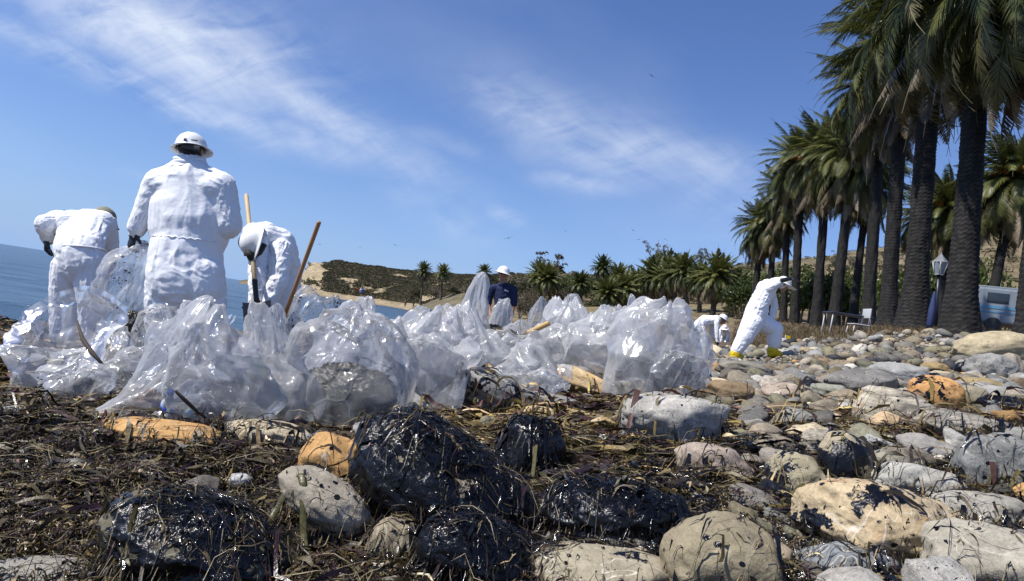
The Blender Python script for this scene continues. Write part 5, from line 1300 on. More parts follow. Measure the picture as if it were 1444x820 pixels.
_v = suit_m.coord(); _g = suit_m.ramp(suit_m.noise(_v, 30, 4, .65), [(.70, 0.0), (.74, .8)])
_z = suit_m.mix(_g, (.84, .85, .87), (.10, .08, .05)); SUIT = suit_m.set(color=_z).m
GLOVE = simple('black_glove_rubber', (.014, .014, .017), .38, .4, 60); SKIN = simple('skin', (.36, .19, .12), .5, .15, 60, .1); HAIR = simple('dark_hair', (.02, .015, .012), .6, .6, 90)
NAVY = cloth('navy_polo_cotton', (.018, .028, .075), .8, .5).m; JEANS = cloth('dark_trousers', (.02, .024, .035), .85, .4).m; BOOT = simple('yellow_boot_rubber', (.72, .50, .01), .4, .2, 30); DBOOT = simple('black_boot_rubber', (.02, .02, .02), .5, .2, 30)
TAPE = simple('grey_tape', (.35, .37, .40), .35); HATW = simple('white_hard_hat_shell', (.80, .81, .80), .28, .05, 20, .03); HATO = simple('olive_hat', (.22, .21, .14), .8, .3); HATD = simple('hat_lining', (.05, .05, .05), .7)
MATS = dict(suit=SUIT, glove=GLOVE, skin=SKIN, hair=HAIR, navy=NAVY, jeans=JEANS, boot=BOOT, dboot=DBOOT, tape=TAPE)
def add(a, b): return tuple(a[i]+b[i] for i in range(3))
def hat(parent, c, up, fwd, r=.125, brim=.055, mat=None, name='hard_hat', peak=0.0, full=True):
    """dome with ridges and a brim, c = centre of the brim plane"""
    up = Vector(up).normalized(); fwd = Vector(fwd); fwd = (fwd-up*fwd.dot(up)).normalized(); sd = fwd.cross(up)
    n = 48; prof = [(0.0, 1.22), (.25, 1.20), (.5, 1.10), (.72, .92), (.88, .66), (.97, .36), (1.0, .12), (1.02, .05), (1.0+brim/r*.55, .0), (1.0+brim/r, -.05), (1.0+brim/r, -.085), (1.0+brim/r*.5, -.05), (.95, .0), (.93, .3), (.8, .62), (.5, .98), (0, 1.12)]
    V = []; th = np.arange(n)/n*2*pi
    for k, (a, h) in enumerate(prof):
        ex = (1+.16*np.cos(th)*(np.cos(th) > 0)*(a > 1.01)*(1+peak)) if a > 1.01 else np.ones(n)
        if not full: ex = np.where((a > 1.01) & (np.cos(th) < .15), 1.03/a, ex)
        ridge = .03*np.exp(-(np.sin(th)*a/.12)**2)*(h > .3)+.015*np.exp(-((np.abs(np.sin(th))*a-.42)/.08)**2)*(h > .5)
        R = a*ex*r
        V.append(np.stack([np.cos(th)*R*1.10, np.sin(th)*R, np.full(n, h*r*.92)+ridge*r], 1))
    V = np.concatenate(V); M3 = np.array([[fwd[i], sd[i], up[i]] for i in range(3)]); V = V@M3.T+np.array(c)
    o = link(name, np_mesh(name, V, grid_faces(len(prof), n, True)), parent, mat or HATW); return o
def local(e, p): return tuple(Vector(p)-e.location)
def head(pp, c, face, up, r=.098, skin='skin', cap=None):
    """skull, jaw, nose, ears; c centre, face direction"""
    c = Vector(c); f = Vector(face).normalized(); up = Vector(up); up = (up-f*up.dot(f)).normalized(); s = f.cross(up)
    pp.limb(c+up*.02-f*.015, c+up*.035+f*.01, r*.98, r*.9, cap or skin, s, 1.0)
    pp.limb(c-up*.01+f*.03, c-up*.085+f*.045, r*.72, r*.40, skin, s, .95)
    pp.limb(c+f*.095+up*.012, c+f*.117-up*.022, .010, .016, skin)
    pp.limb(c+f*.088-up*.055-s*.02, c+f*.088-up*.055+s*.02, .010, .010, skin)
    for k in (-1, 1): pp.limb(c+s*k*r*.93+up*.012, c+s*k*r*.97-up*.025, .018, .013, skin, f, .6); pp.limb(c+f*.078+s*k*.034+up*.012, c+f*.080+s*k*.036+up*.012, .014, .014, skin)
FOLD_B = (.013, .001, .003); FOLD_A = (.003, .008, .003); FOLD_L = (.006, .005, .004)

# --- big standing worker, seen from behind
def worker_standing():
    d = 5.6; e = empty('person', (P(262, 500, d).x, d, float(g(P(262, 500, d).x, d)[0])), 'broad worker in white coverall and hard hat, back turned, holding up a bag', 'person')
    def Q(u, v, dy=0): p = P(u, v, d+dy)-e.location; return (p.x, p.y, p.z)
    p = Person(); sx = (1, 0, .15)
    B_ = (.011, .0, .001)
    # upper torso, belly bloused over the waist elastic
    p.limb(Q(266, 262), Q(268, 310), .235, .300, 'suit', sx, .70, B_); p.limb(Q(266, 300, .03), Q(268, 322, .03), .315, .325, 'suit', sx, .72, B_)
    p.limb(Q(258, 244), Q(226, 260), .09, .125, 'suit', (0, 1, 0), 1.0, (.008, .004, .006)); p.limb(Q(278, 244), Q(310, 264), .09, .125, 'suit', (0, 1, 0), 1.0, (.008, .004, .006)); p.limb(Q(236, 264), Q(302, 268), .135, .14, 'suit', (0, 1, 0), 1.0, (.006, .004, .006))
    p.limb(Q(266, 333), Q(265, 345), .278, .275, 'suit', sx, .74, (.02, 0, .003))
    # seat and baggy thighs
    p.limb(Q(262, 352), Q(262, 392), .278, .300, 'suit', sx, .78, (.014, .002, .004)); p.limb(Q(236, 384, -.04), Q(236, 404, -.04), .155, .15, 'suit', None, 1, (.009, .003, .005)); p.limb(Q(286, 386, -.04), Q(287, 408, -.04), .165, .16, 'suit', None, 1, (.009, .003, .005))
    for (a, b, c_, f) in ((Q(235, 400), Q(230, 458), Q(232, 500), Q(230, 518, -.02)), (Q(289, 402), Q(292, 455), Q(288, 500), Q(290, 520, -.02))):
        p.limb(a, b, .158, .138, 'suit', None, 1, (.008, .006, .005)); p.limb(b, c_, .132, .115, 'suit', None, 1, (.004, .014, .01)); p.limb(add(c_, (0, .03, -.02)), add(f, (0, .14, -.0)), .055, .05, 'dboot', (1, 0, 0), .9)
    # left arm hangs out to the bag
    sh, el, wr = Q(222, 262), Q(207, 296), Q(193, 322, -.03)
    p.limb(sh, el, .112, .092, 'suit', None, 1, (.004, .008, .003)); p.limb(el, wr, .092, .068, 'suit', None, 1, (.002, .013, .003)); p.limb(add(wr, (.0, 0, -.0)), Q(191, 328, -.03), .068, .052, 'suit', None, 1, (.01, .004, 0))
    p.hand(Q(190, 327, -.03), (-.12, .0, -1), (.5, .7, 0), 'glove', 1, 1.25, 1.18); p.limb(Q(191, 323, -.03), Q(189, 332, -.03), .046, .040, 'glove')
    # right arm folded forwards
    sh2, el2 = Q(312, 268), Q(321, 318); p.limb(sh2, el2, .118, .108, 'suit', None, 1, (.004, .008, .003)); p.limb(el2, Q(312, 322, .28), .100, .07, 'suit', None, 1, (.002, .014, .006)); p.hand(Q(306, 322, .30), (-.6, .7, .1), (0, -.2, -1), 'glove', 1, .8, 1.1)
    # neck with raised collar
    p.limb(Q(267, 250), Q(268, 229), .115, .100, 'suit', sx, .95, (.004, .012, .004)); p.limb(Q(268, 236), Q(269, 224), .088, .085, 'hair')
    head(p, Q(269, 212, .02), (0.05, 1, -.15), (.08, .1, 1), .102, 'skin', 'hair')
    b = p.build(e, MATS, .0085, 3, 14)
    mb = MB(); th = np.linspace(0, 2*pi, 40); c = np.array(Q(267.5, 232)); 
    for k, (dz, r) in enumerate(((0.0, .112), (.028, .105), (-.03, .124))): mb.tube(np.stack([c[0]+r*np.cos(th)*1.05-.01*k, c[1]+r*np.sin(th)*.95, c[2]+dz+.012*np.sin(th*2+k)+.02*np.cos(th)], 1), .017+.003*np.sin(th*3+k), 8)
    mb.build('collar', SUIT, e)
    mb = MB(); c = np.array(Q(265, 339)); th = np.linspace(0, 2*pi, 120); r = 1+.012*np.sin(th*46); mb.tube(np.stack([c[0]+.282*np.cos(th)*r, c[1]+.210*np.sin(th)*r, c[2]+.15*.282*np.cos(th)*.4+.006*np.sin(th*31)], 1), .006, 6); mb.build('waist_elastic', SUIT, e)
    h = hat(e, Q(269.5, 211, .01), (-.20, .12, 1), (0, 1, 0), .124, .030)
    mb = MB(); mb.box(Q(269, 208, -.125), (.15, .012, .035)); mb.build('hat_strap', HATD, h, bevel=.004)
    MB().box(Q(261, 197, -.122), (.022, .006, .022)).build('hat_clip', HATD, h); MB().box(Q(274, 198, -.122), (.05, .004, .010)).build('hat_clip', HATD, h)
worker_standing()

# --- left worker bent over, seen from behind
def worker_left():
    d = 6.9; e = empty('person', (P(112, 470, d).x, d, float(g(P(112, 470, d).x, d)[0])), 'leftmost worker in white coverall bending over by the water', 'person')
    def Q(u, v, dy=0): p = P(u, v, d+dy)-e.location; return (p.x, p.y, p.z)
    p = Person()
    p.limb(Q(113, 360), Q(116, 372, .0), .222, .230, 'suit', (1, 0, .15), .85, (.016, .002, .003))
    p.limb(Q(112, 348, .02), Q(120, 322, .30), .225, .245, 'suit', (1, 0, .15), .72, (.016, .003, .003)); p.limb(Q(100, 318, .25), Q(142, 318, .35), .150, .150, 'suit', None, 1, (.005, .006, .008))
    p.limb(Q(78, 314, .25), Q(146, 326, .42), .115, .12, 'suit', None, 1, (.005, .006, .006))
    p.limb(Q(96, 378), Q(90, 418, .02), .150, .125, 'suit', None, 1, (.010, .004, .003)); p.limb(Q(90, 418, .02), Q(88, 470, .05), .122, .105, 'suit', None, 1, (.005, .008, .003))
    p.limb(Q(126, 380), Q(130, 425, -.02), .155, .130, 'suit', None, 1, (.010, .004, .003)); p.limb(Q(130, 425, -.02), Q(131, 474, .02), .126, .108, 'suit', None, 1, (.005, .008, .003))
    for q in (Q(88, 488, .1), Q(131, 492, .08)): p.limb(add(q, (0, -.06, .02)), add(q, (0, .16, 0)), .06, .05, 'dboot', (1, 0, 0), .9)
    p.limb(Q(84, 312, .25), Q(64, 318, .12), .108, .09, 'suit', None, 1, (.003, .010, .006)); p.limb(Q(63, 317, .12), Q(68, 336, .2), .092, .062, 'suit', None, 1, (.002, .012, .006))
    p.hand(Q(67, 335, .2), (.0, .15, -1), (.8, .3, .0), 'glove', 1, .9, 1.25); p.limb(Q(67, 330, .2), Q(67, 340, .2), .05, .045, 'glove')
    p.limb(Q(150, 330, .42), Q(154, 355, .5), .11, .085, 'suit', None, 1, FOLD_A); p.limb(Q(154, 355, .5), Q(150, 385, .6), .08, .06, 'suit', None, 1, FOLD_A); p.hand(Q(150, 387, .6), (0, .2, -1), (-.8, .2, 0), 'glove', -1, .8, 1.1)
    head(p, Q(143, 312, .52), (.15, .85, -.55), (.1, .5, .85), .10, 'skin', 'hair')
    p.build(e, MATS, .009, 13)
    hat(e, Q(145, 309, .50), (.30, .30, .95), (.15, .85, -.2), .118, .045, HATO, 'sun_hat')
    mb = MB(); c = np.array(Q(113, 352)); th = np.linspace(0, 2*pi, 90); mb.tube(np.stack([c[0]+.228*np.cos(th), c[1]+.19*np.sin(th)+.01, c[2]+.03*np.cos(th)-.02*np.sin(th)], 1), .010, 6); mb.build('waist_elastic', SUIT, e)
worker_left()

# --- right worker bent towards us with a shovel
def worker_shovel():
    d = 6.6; e = empty('person', (P(385, 470, d).x, d, float(g(P(385, 470, d).x, d)[0])), 'worker in white coverall and hard hat bending forward over a shovel', 'person')
    def Q(u, v, dy=0): p = P(u, v, d+dy)-e.location; return (p.x, p.y, p.z)
    p = Person()
    p.limb(Q(396, 392, .12), Q(394, 408, .1), .185, .185, 'suit', (1, 0, .15), .85, (.010, .003, .010)); p.limb(Q(397, 388, .12), Q(388, 350, -.0), .185, .200, 'suit', (1, 0, .15), .85, (.010, .005, .010))
    p.limb(Q(388, 348, .0), Q(372, 336, -.12), .195, .150, 'suit', None, .95, (.008, .006, .010)); p.limb(Q(372, 333, -.1), Q(358, 330, -.16), .135, .095, 'suit', None, 1, (.004, .008, .006))
    # arms down to the shovel
    p.limb(Q(366, 346, -.22), Q(364, 392, -.30), .085, .078, 'suit', None, 1, (.003, .013, .009)); p.limb(Q(364, 392, -.3), Q(360, 424, -.36), .078, .055, 'suit', None, 1, (.002, .013, .006))
    p.limb(Q(396, 352, -.16), Q(392, 396, -.28), .095, .085, 'suit', None, 1, (.003, .013, .009)); p.limb(Q(392, 396, -.28), Q(378, 430, -.36), .084, .058, 'suit', None, 1, (.002, .015, .006))
    p.hand(Q(360, 424, -.36), (-.1, -.1, -1), (-.3, -.9, 0), 'glove', 1, 1.0, 1.1); p.hand(Q(378, 430, -.36), (-.1, -.1, -1), (-.6, -.8, 0), 'glove', -1, 1.1, 1.15); p.limb(Q(379, 428, -.36), Q(378, 436, -.36), .045, .04, 'glove'); p.limb(Q(361, 420, -.36), Q(359, 429, -.36), .042, .038, 'glove')
    p.limb(Q(385, 410, .1), Q(380, 445, .0), .135, .115, 'suit', None, 1, FOLD_L); p.limb(Q(380, 445, .0), Q(378, 492, .1), .11, .095, 'suit', None, 1, FOLD_L)
    p.limb(Q(404, 410, .12), Q(404, 450, .05), .140, .12, 'suit', None, 1, FOLD_L); p.limb(Q(404, 450, .05), Q(404, 494, .12), .115, .1, 'suit', None, 1, FOLD_L)
    for q in (Q(378, 506, .0), Q(404, 508, .05)): p.limb(add(q, (0, .06, .02)), add(q, (0, -.14, 0)), .06, .05, 'dboot', (1, 0, 0), .9)
    p.limb(Q(368, 338, -.16), Q(358, 344, -.22), .075, .07, 'skin'); head(p, Q(354, 345, -.25), (-.25, -.55, -.8), (-.4, -.55, .75), .10, 'skin', 'hair')
    p.build(e, MATS, .0085, 23)
    hat(e, Q(361, 343, -.27), (-.84, -.52, .12), (-.1, -.25, -.95), .128, .035)
    mb = MB(); c = Q(352, 352, -.30); mb.tube([Q(372, 345, -.27), Q(366, 356, -.30), Q(352, 362, -.36), Q(349, 354, -.38)], [.035, .042, .045, .03], 8); mb.build('neck_gaiter', HAIR, e)
    # shovel: thing of its own
    s = empty('shovel', P(372, 450, 6.24), 'long wooden handled shovel held by the bending worker', 'shovel')
    def S_(u, v, dd): p = P(u, v, dd)-s.location; return (p.x, p.y, p.z)
    WOODL = simple('pale_wood', (.50, .37, .20), .6, .3, 30, .2)
    MB().tube([S_(347, 274, 6.95), S_(347.3, 277, 6.93), S_(353, 335, 6.50), S_(359, 396, 6.06)], [.012, .022, .021, .021], 12).build('handle', WOODL, s)
    MB().tube([S_(359, 395, 6.06), S_(361, 420, 6.04), S_(363, 428, 6.03)], [.025, .022, .03], 12).build('socket', DBOOT, s)
    n = 12; A_, B2 = np.meshgrid(np.linspace(-1, 1, n), np.linspace(0, 1, n)); W_ = .12*(1-.25*np.clip(B2-.75, 0, 1)*4*np.abs(A_)**2)
    c0 = np.array(S_(363, 427, 6.03)); dv = np.array([.10, -.10, -.26]); sdv = np.array([.95, .15, .25]); nrm = np.cross(dv, sdv); nrm /= np.linalg.norm(nrm)
    V = c0+B2.ravel()[:, None]*dv+(A_*W_).ravel()[:, None]*sdv+(.03*A_**2).ravel()[:, None]*nrm; V = np.concatenate([V, V+nrm*.003])
    gf_ = grid_faces(n, n); link('blade', np_mesh('blade', V, np.concatenate([gf_, gf_[:, ::-1]+n*n])), s, simple('worn_steel', (.16, .13, .11), .5, .4, 25, .3, metal=.4))
worker_shovel()

# --- supervisor in navy polo
def navy():
    d = 13.4; e = empty('person', (P(712, 500, d).x, d, float(g(P(712, 500, d).x, d)[0])), 'worker in navy polo shirt, white hard hat and sunglasses standing behind the bags', 'person')
    def Q(u, v, dy=0): p = P(u, v, d+dy)-e.location; return (p.x, p.y, p.z)
    p = Person(); F3 = (.006, .003, .004)
    p.limb(Q(709, 410), Q(710, 440), .165, .175, 'navy', (1, 0, .15), .68, F3); p.limb(Q(697, 406), Q(720, 407), .075, .075, 'navy', None, 1, F3)
    p.limb(Q(692, 408), Q(688, 428), .075, .072, 'navy', None, 1, F3); p.limb(Q(688, 428), Q(692, 446, -.15), .048, .036, 'skin'); p.hand(Q(692, 446, -.15), (.1, -.2, -1), (.6, -.5, 0), 'skin', -1, .6)
    p.limb(Q(724, 409), Q(724, 428), .078, .078, 'navy', None, 1, F3); p.limb(Q(724, 428), Q(722, 444, -.05), .048, .038, 'skin'); p.hand(Q(722, 444, -.05), (-.1, -.3, -1), (-.6, -.5, 0), 'skin', 1, .6)
    p.limb(Q(710, 440), Q(710, 452), .168, .165, 'jeans', (1, 0, .15), .7)
    for (a, b, c_) in ((Q(704, 455), Q(703, 480), Q(702, 501)), (Q(716, 455), Q(717, 480), Q(717, 503))): p.limb(a, b, .09, .07, 'jeans', None, 1, F3); p.limb(b, c_, .068, .055, 'jeans', None, 1, F3); p.limb(add(c_, (0, .05, -.02)), add(c_, (0, -.14, -.03)), .05, .042, 'dboot', (1, 0, 0), .9)
    p.limb(Q(709, 402), Q(709, 395), .062, .058, 'skin'); head(p, Q(709.5, 388, -.02), (-.1, -1, -.08), (.1, 0, 1), .098)
    b = p.build(e, MATS, .009, 33); hat(e, Q(709.5, 385.5, -.02), (.13, -.02, 1), (-.1, -1, 0), .128, .05)
    mb = MB(); c = Vector(Q(709.5, 388, -.02))
    for k in (-1, 1): mb.tube([c+Vector((k*.012, -.100, .018)), c+Vector((k*.030, -.104, .018)), c+Vector((k*.055, -.090, .018))], [.010, .019, .013], 8); mb.tube([c+Vector((k*.055, -.09, .02)), c+Vector((k*.098, .0, .02))], .004, 5)
    mb.build('sunglasses', simple('dark_lens', (.01, .01, .01), .15), e)
    mb = MB(); mb.tube([Q(703, 404, -.05), Q(706, 400.5, -.10), Q(709.5, 405, -.125)], [.02, .022, .012], 6); mb.tube([Q(716, 404.5, -.05), Q(713, 400.8, -.10), Q(709.8, 405, -.125)], [.02, .022, .012], 6); mb.build('shirt_collar', NAVY, e)
    mb = MB(); mb.box(Q(714.5, 410.5, -.128), (.075, .008, .022), Matrix.Rotation(.2, 3, 'Y')); mb.box(Q(713, 409.5, -.130), (.03, .008, .012)); mb.build('chest_emblem', simple('white_print', (.75, .75, .75), .6), e)
navy()

# --- striding worker on the stones
def strider():
    d = 12.6; e = empty('person', (P(1068, 505, d).x, d, float(g(P(1068, 505, d).x, d)[0])), 'worker in white coverall striding over the stones, black gloved hand raised to the brow', 'person')
    def Q(u, v, dy=0): p = P(u, v, d+dy)-e.location; return (p.x, p.y, p.z)
    p = Person()
    p.limb(Q(1062, 456), Q(1068, 440), .20, .20, 'suit', (0, 1, 0), .95, (.008, .006, .010)); p.limb(Q(1067, 438), Q(1080, 413), .205, .20, 'suit', (0, 1, 0), .80, (.010, .006, .010)); p.limb(Q(1080, 413), Q(1089, 407), .18, .10, 'suit', (0, 1, 0), 1, (.006, .006, .006))
    # near arm raised to the brow
    p.limb(Q(1084, 411, -.17), Q(1097, 403, -.20), .075, .062, 'suit', None, 1, FOLD_A); p.limb(Q(1097, 403, -.20), Q(1100, 400, -.20), .058, .05, 'suit', None, 1, FOLD_A)
    p.limb(Q(1101, 400, -.22), Q(1114, 397, -.20), .044, .038, 'glove'); p.hand(Q(1114, 397, -.2), (1, 0, -.02), (0, .1, -1), 'glove', -1, .35, 1.1)
    p.limb(Q(1087, 414, .18), Q(1092, 436, .22), .075, .062, 'suit', None, 1, FOLD_A); p.limb(Q(1092, 436, .22), Q(1089, 450, .1), .06, .05, 'suit', None, 1, FOLD_A); p.hand(Q(1089, 450, .1), (-.1, 0, -1), (-.8, 0, 0), 'glove', 1, .7, 1.1)
    # trailing leg to the left, leading leg bent
    p.limb(Q(1061, 458, -.06), Q(1050, 480, -.1), .19, .15, 'suit', None, 1, FOLD_L); p.limb(Q(1050, 480, -.1), Q(1039, 497, -.12), .145, .105, 'suit', None, 1, FOLD_L)
    p.limb(Q(1068, 456, .08), Q(1092, 469, .08), .19, .15, 'suit', None, 1, FOLD_L); p.limb(Q(1092, 469, .08), Q(1091, 488, .08), .148, .118, 'suit', None, 1, FOLD_L); p.limb(Q(1090, 489, .08), Q(1090, 494, .08), .08, .07, 'tape')
    p.limb(Q(1037, 503, -.12), Q(1036, 508, -.12), .10, .092, 'boot', None, 1, (0, .006, .006)); p.limb(Q(1032, 512, -.12), Q(1044, 508, -.12), .068, .062, 'boot', (0, 1, 0), .9, (0, .004, .004))
    p.limb(Q(1089, 498, .08), Q(1089, 501, .08), .10, .09, 'boot', None, 1, (0, .006, .006)); p.limb(Q(1087, 504, .08), Q(1098, 503, .08), .068, .060, 'boot', (0, 1, 0), .9, (0, .004, .004))
    p.limb(Q(1090, 403), Q(1096, 401), .085, .08, 'suit', None, 1, (.003, .006, .003)); head(p, Q(1103, 406, 0), (1, .0, -.35), (.3, 0, 1), .100, 'skin', 'suit')
    e.location.z += .05; p.build(e, MATS, .0105, 43); hat(e, Q(1105, 401, 0), (.30, -.05, 1), (1, 0, -.25), .128, .055, peak=.5)
strider()
def crouched(u, d, hgt, seed, label, tool=True):
    """small stooping figure facing right"""
    b = P(u, 502, d); gz_ = float(g(b.x, b.y)[0]); e = empty('person', (b.x, b.y, gz_), label, 'person'); s = hgt/1.25
    p = Person(); q = lambda x, z, y=0: (x*s, y*s, z*s)
    p.limb(q(-.10, .85), q(.02, .98), .17*s, .17*s, 'suit', (0, 1, 0), .9, (.008, .006, .008)); p.limb(q(.02, .98), q(.32, 1.05), .17*s, .16*s, 'suit', (0, 1, 0), .8, (.008, .006, .008))
    p.limb(q(-.12, .82, -.1), q(.05, .48, -.14), .12*s, .10*s, 'suit', None, 1, FOLD_L); p.limb(q(.05, .48, -.14), q(-.04, .18, -.14), .10*s, .08*s, 'suit', None, 1, FOLD_L)
    p.limb(q(-.14, .82, .1), q(-.22, .48, .14), .12*s, .10*s, 'suit', None, 1, FOLD_L); p.limb(q(-.22, .48, .14), q(-.34, .18, .14), .10*s, .08*s, 'suit', None, 1, FOLD_L)
    for x, y in ((-.04, -.14), (-.34, .14)): p.limb(q(x, .2, y), q(x, .06, y), .075*s, .07*s, 'boot'); p.limb(q(x-.02, .04, y), q(x+.16, .03, y), .055*s, .045*s, 'boot')
    p.limb(q(.32, .98, -.16), q(.36, .68, -.18), .07*s, .06*s, 'suit', None, 1, FOLD_A); p.limb(q(.36, .68, -.18), q(.40, .45, -.18), .058*s, .045*s, 'suit', None, 1, FOLD_A); p.hand(q(.40, .46, -.18), (.1, 0, -1), (.6, 0, .0), 'glove', 1, .9, 1.15*s)
    p.limb(q(.30, .98, .16), q(.30, .70, .18), .07*s, .06*s, 'suit', None, 1, FOLD_A); p.limb(q(.30, .70, .18), q(.42, .50, .1), .058*s, .045*s, 'suit', None, 1, FOLD_A); p.hand(q(.42, .5, .1), (.4, -.2, -1), (.6, 0, .0), 'glove', -1, .9, 1.15*s)
    p.limb(q(.36, 1.06), q(.46, 1.08), .075*s, .07*s, 'skin'); head(p, q(.52, 1.08), (.8, 0, -.6), (.5, 0, .85), .10*s)
    p.build(e, MATS, .014, seed); hat(e, q(.53, 1.11), (.45, 0, .9), (.8, 0, -.5), .125*s, .045*s); return e
c1 = crouched(986, 18.5, 1.18, 53, 'small stooping worker in white coverall and yellow boots behind the bags'); c1.location.z = P(992, 501, 18.5).z
c2 = crouched(1017, 24, 1.0, 63, 'farthest small crouching worker in white coverall'); c2.rotation_euler = (0, 0, -1.9); c2.location.z = P(1014, 498, 25).z
# people walking far off on the headland shore
for (u, v, col, lab) in ((503, 411, (.35, .03, .02), 'tiny far walker in red on the headland shore'), (508, 412, (.65, .65, .65), 'tiny far walker in white on the headland shore'), (511, 412, (.05, .10, .35), 'tiny far walker in blue on the headland shore'), (571, 430, (.15, .04, .03), 'tiny far walker in dark red at the end of the rocky shore')):
    dd = 215; pp = P(u, v+2, dd); e = empty('person', pp, lab, 'person'); mt = simple('far_clothes', col, .8); mb = MB()
    for sx_ in (-1, 1): mb.tube([(sx_*.16, 0, 0), (sx_*.12, 0, .8), (0, 0, 1.0)], [.1, .14, .16], 6)
    mb.tube([(0, 0, .9), (0, 0, 1.2), (0, 0, 1.45)], [.2, .24, .14], 8); mb.tube([(.2, 0, 1.4), (.3, 0, 1.1), (.28, 0, .85)], [.08, .07, .06], 6); mb.tube([(-.2, 0, 1.4), (-.3, 0, 1.1), (-.28, 0, .85)], [.08, .07, .06], 6)
    mb.tube([(0, 0, 1.45), (0, 0, 1.55), (0, 0, 1.66), (0, 0, 1.8)], [.06, .09, .13, .05], 8); mb.build('body', mt, e)
# ---------------------------------------------------------------- tools and other things
WOOD = simple('rake_handle_wood', (.33, .17, .07), .45, .3, 30, .25); WOODT = simple('tan_wood', (.52, .34, .14), .55, .3, 30, .2); STICK = simple('dark_stick', (.05, .035, .025), .8, .5, 40); STEEL = simple('grey_metal', (.30, .32, .35), .4, .1, 20, metal=.5)
def pole(a, b, r, mat, name, label, cat, head_part=True):
    e = empty(name, b, label, cat); A = Vector(a)-Vector(b); Z0 = Vector((0, 0, 0)); n = A.normalized()
    MB().tube([A+n*.004, A, A-n*.01, A*.5+Vector((.002, 0, .001)), Z0], [r*.55, r*.9, r, r*.97, r], 14).build('shaft', mat, e)
    if head_part: MB().tube([A*.12, A*.03, -n*.04], [r*1.15, r*1.3, r*1.3], 12).build('ferrule', STEEL, e)
    return e
pole(P(450, 313, 5.0), P(392, 470, 5.3), .0165, WOOD, 'rake', 'leaning brown wooden rake handle standing up out of the bags', 'rake')
pole(P(774, 456, heap_d(750, 5.15)), P(728, 478, heap_d(750, 5.35)), .027, WOODT, 'broomstick', 'short tan wooden broomstick sticking out of the bags', 'broomstick')
pole(P(985, 503, 13.5), P(1038, 503, 13.0), .018, WOODT, 'wooden_pole', 'long pale pole lying on the stones left of the striding worker', 'pole', False)
pole(P(1000, 486, 18.3), P(1011, 503, 18.2), .016, WOODT, 'rake', 'rake with pale handle used by the small stooping worker', 'rake')
e = empty('stick', P(288, 587, 3.12), 'dark stick leaning against the front left bag', 'stick'); q = [P(u, v, d)-e.location for u, v, d in ((247, 551, 3.02), (262, 566, 3.06), (275, 578, 3.08), (290, 590, 3.12))]
MB().tube(q, [.007, .009, .008, .006], 8).build('stem', STICK, e)
e = empty('stick', P(140, 510, 4.1), 'tar blackened stick lying against the open mouthed bag', 'stick'); q = [P(u, v, d)-e.location for u, v, d in ((108, 452, 4.15), (116, 478, 4.0), (128, 496, 3.95), (146, 516, 3.9))]
MB().tube(q, [.006, .012, .014, .007], 8).build('stem', STICK, e)
e = empty('bottle', P(236, 575, 3.3), 'crushed clear drink bottle with a blue label inside the front left bag', 'bottle')
MB().tube([(0, 0, -.08), (0, 0, -.075), (0, 0, .03), (0, 0, .07), (0, 0, .09)], [.02, .033, .032, .014, .013], 14).build('body', simple('pale_plastic', (.55, .6, .65), .3), e); MB().tube([(0, 0, -.03), (0, 0, .02)], [.0338, .0338], 14).build('wrapper', simple('blue_wrap', (.04, .12, .55), .4), e); MB().tube([(0, 0, .088), (0, 0, .105)], .015, 12).build('cap', simple('blue_cap', (.05, .15, .6), .4), e)
e.rotation_euler = (.5, .3, 0)
e = empty('bottle', P(270, 584, 3.35), 'green and blue bottle inside the front left bag, right of the stick', 'bottle')
MB().tube([(0, 0, -.07), (0, 0, -.065), (0, 0, .03), (0, 0, .06), (0, 0, .08)], [.02, .03, .03, .013, .012], 14).build('body', simple('green_plastic', (.12, .42, .20), .3), e); MB().tube([(0, 0, .078), (0, 0, .095)], .014, 12).build('cap', simple('blue_cap', (.05, .15, .6), .4), e); e.rotation_euler = (1.2, .9, 0)
# folding table and chair on the bank
WM = simple('white_painted_metal', (.50, .50, .50), .4); DT = simple('dark_table_top', (.03, .04, .07), .5)
b = P(1186, 478, 19.0); b.z = float(g(b.x, b.y)[0]); e = empty('folding_table', b, 'dark topped folding table with thin white legs on the bank', 'table')
top = P(1186, 443, 19.0).z-b.z
mb = MB(); mb.box((0.1, 0, top), (1.15, .6, .04)); mb.build('table_top', DT, e, bevel=.008)
for x, y in ((-.42, -.25), (.62, -.25), (-.42, .25), (.62, .25)): MB().tube([(x-.04, y, -.15), (x, y, top-.02)], .016, 8).build('leg', WM, e)
b = P(1208, 476, 18.6); b.z = float(g(b.x, b.y)[0]); h0 = P(1208, 458, 18.6).z-b.z
e = empty('folding_chair', b, 'white folding chair beside the dark topped table', 'chair')
MB().box((0, 0, h0), (.44, .42, .03)).build('seat', WM, e, bevel=.008)
mb = MB(); mb.box((.20, 0, h0+.34), (.03, .42, .26)); mb.build('backrest', WM, e, bevel=.008)
for x, y in ((-.18, -.18), (.18, -.18), (-.18, .18), (.18, .18)): MB().tube([(x*1.25, y, -.15), (x, y, h0)], .014, 8).build('leg', WM, e)
for y in (-.19, .19): MB().tube([(.18, y, h0), (.21, y, h0+.46)], .012, 8).build('back_post', WM, e)
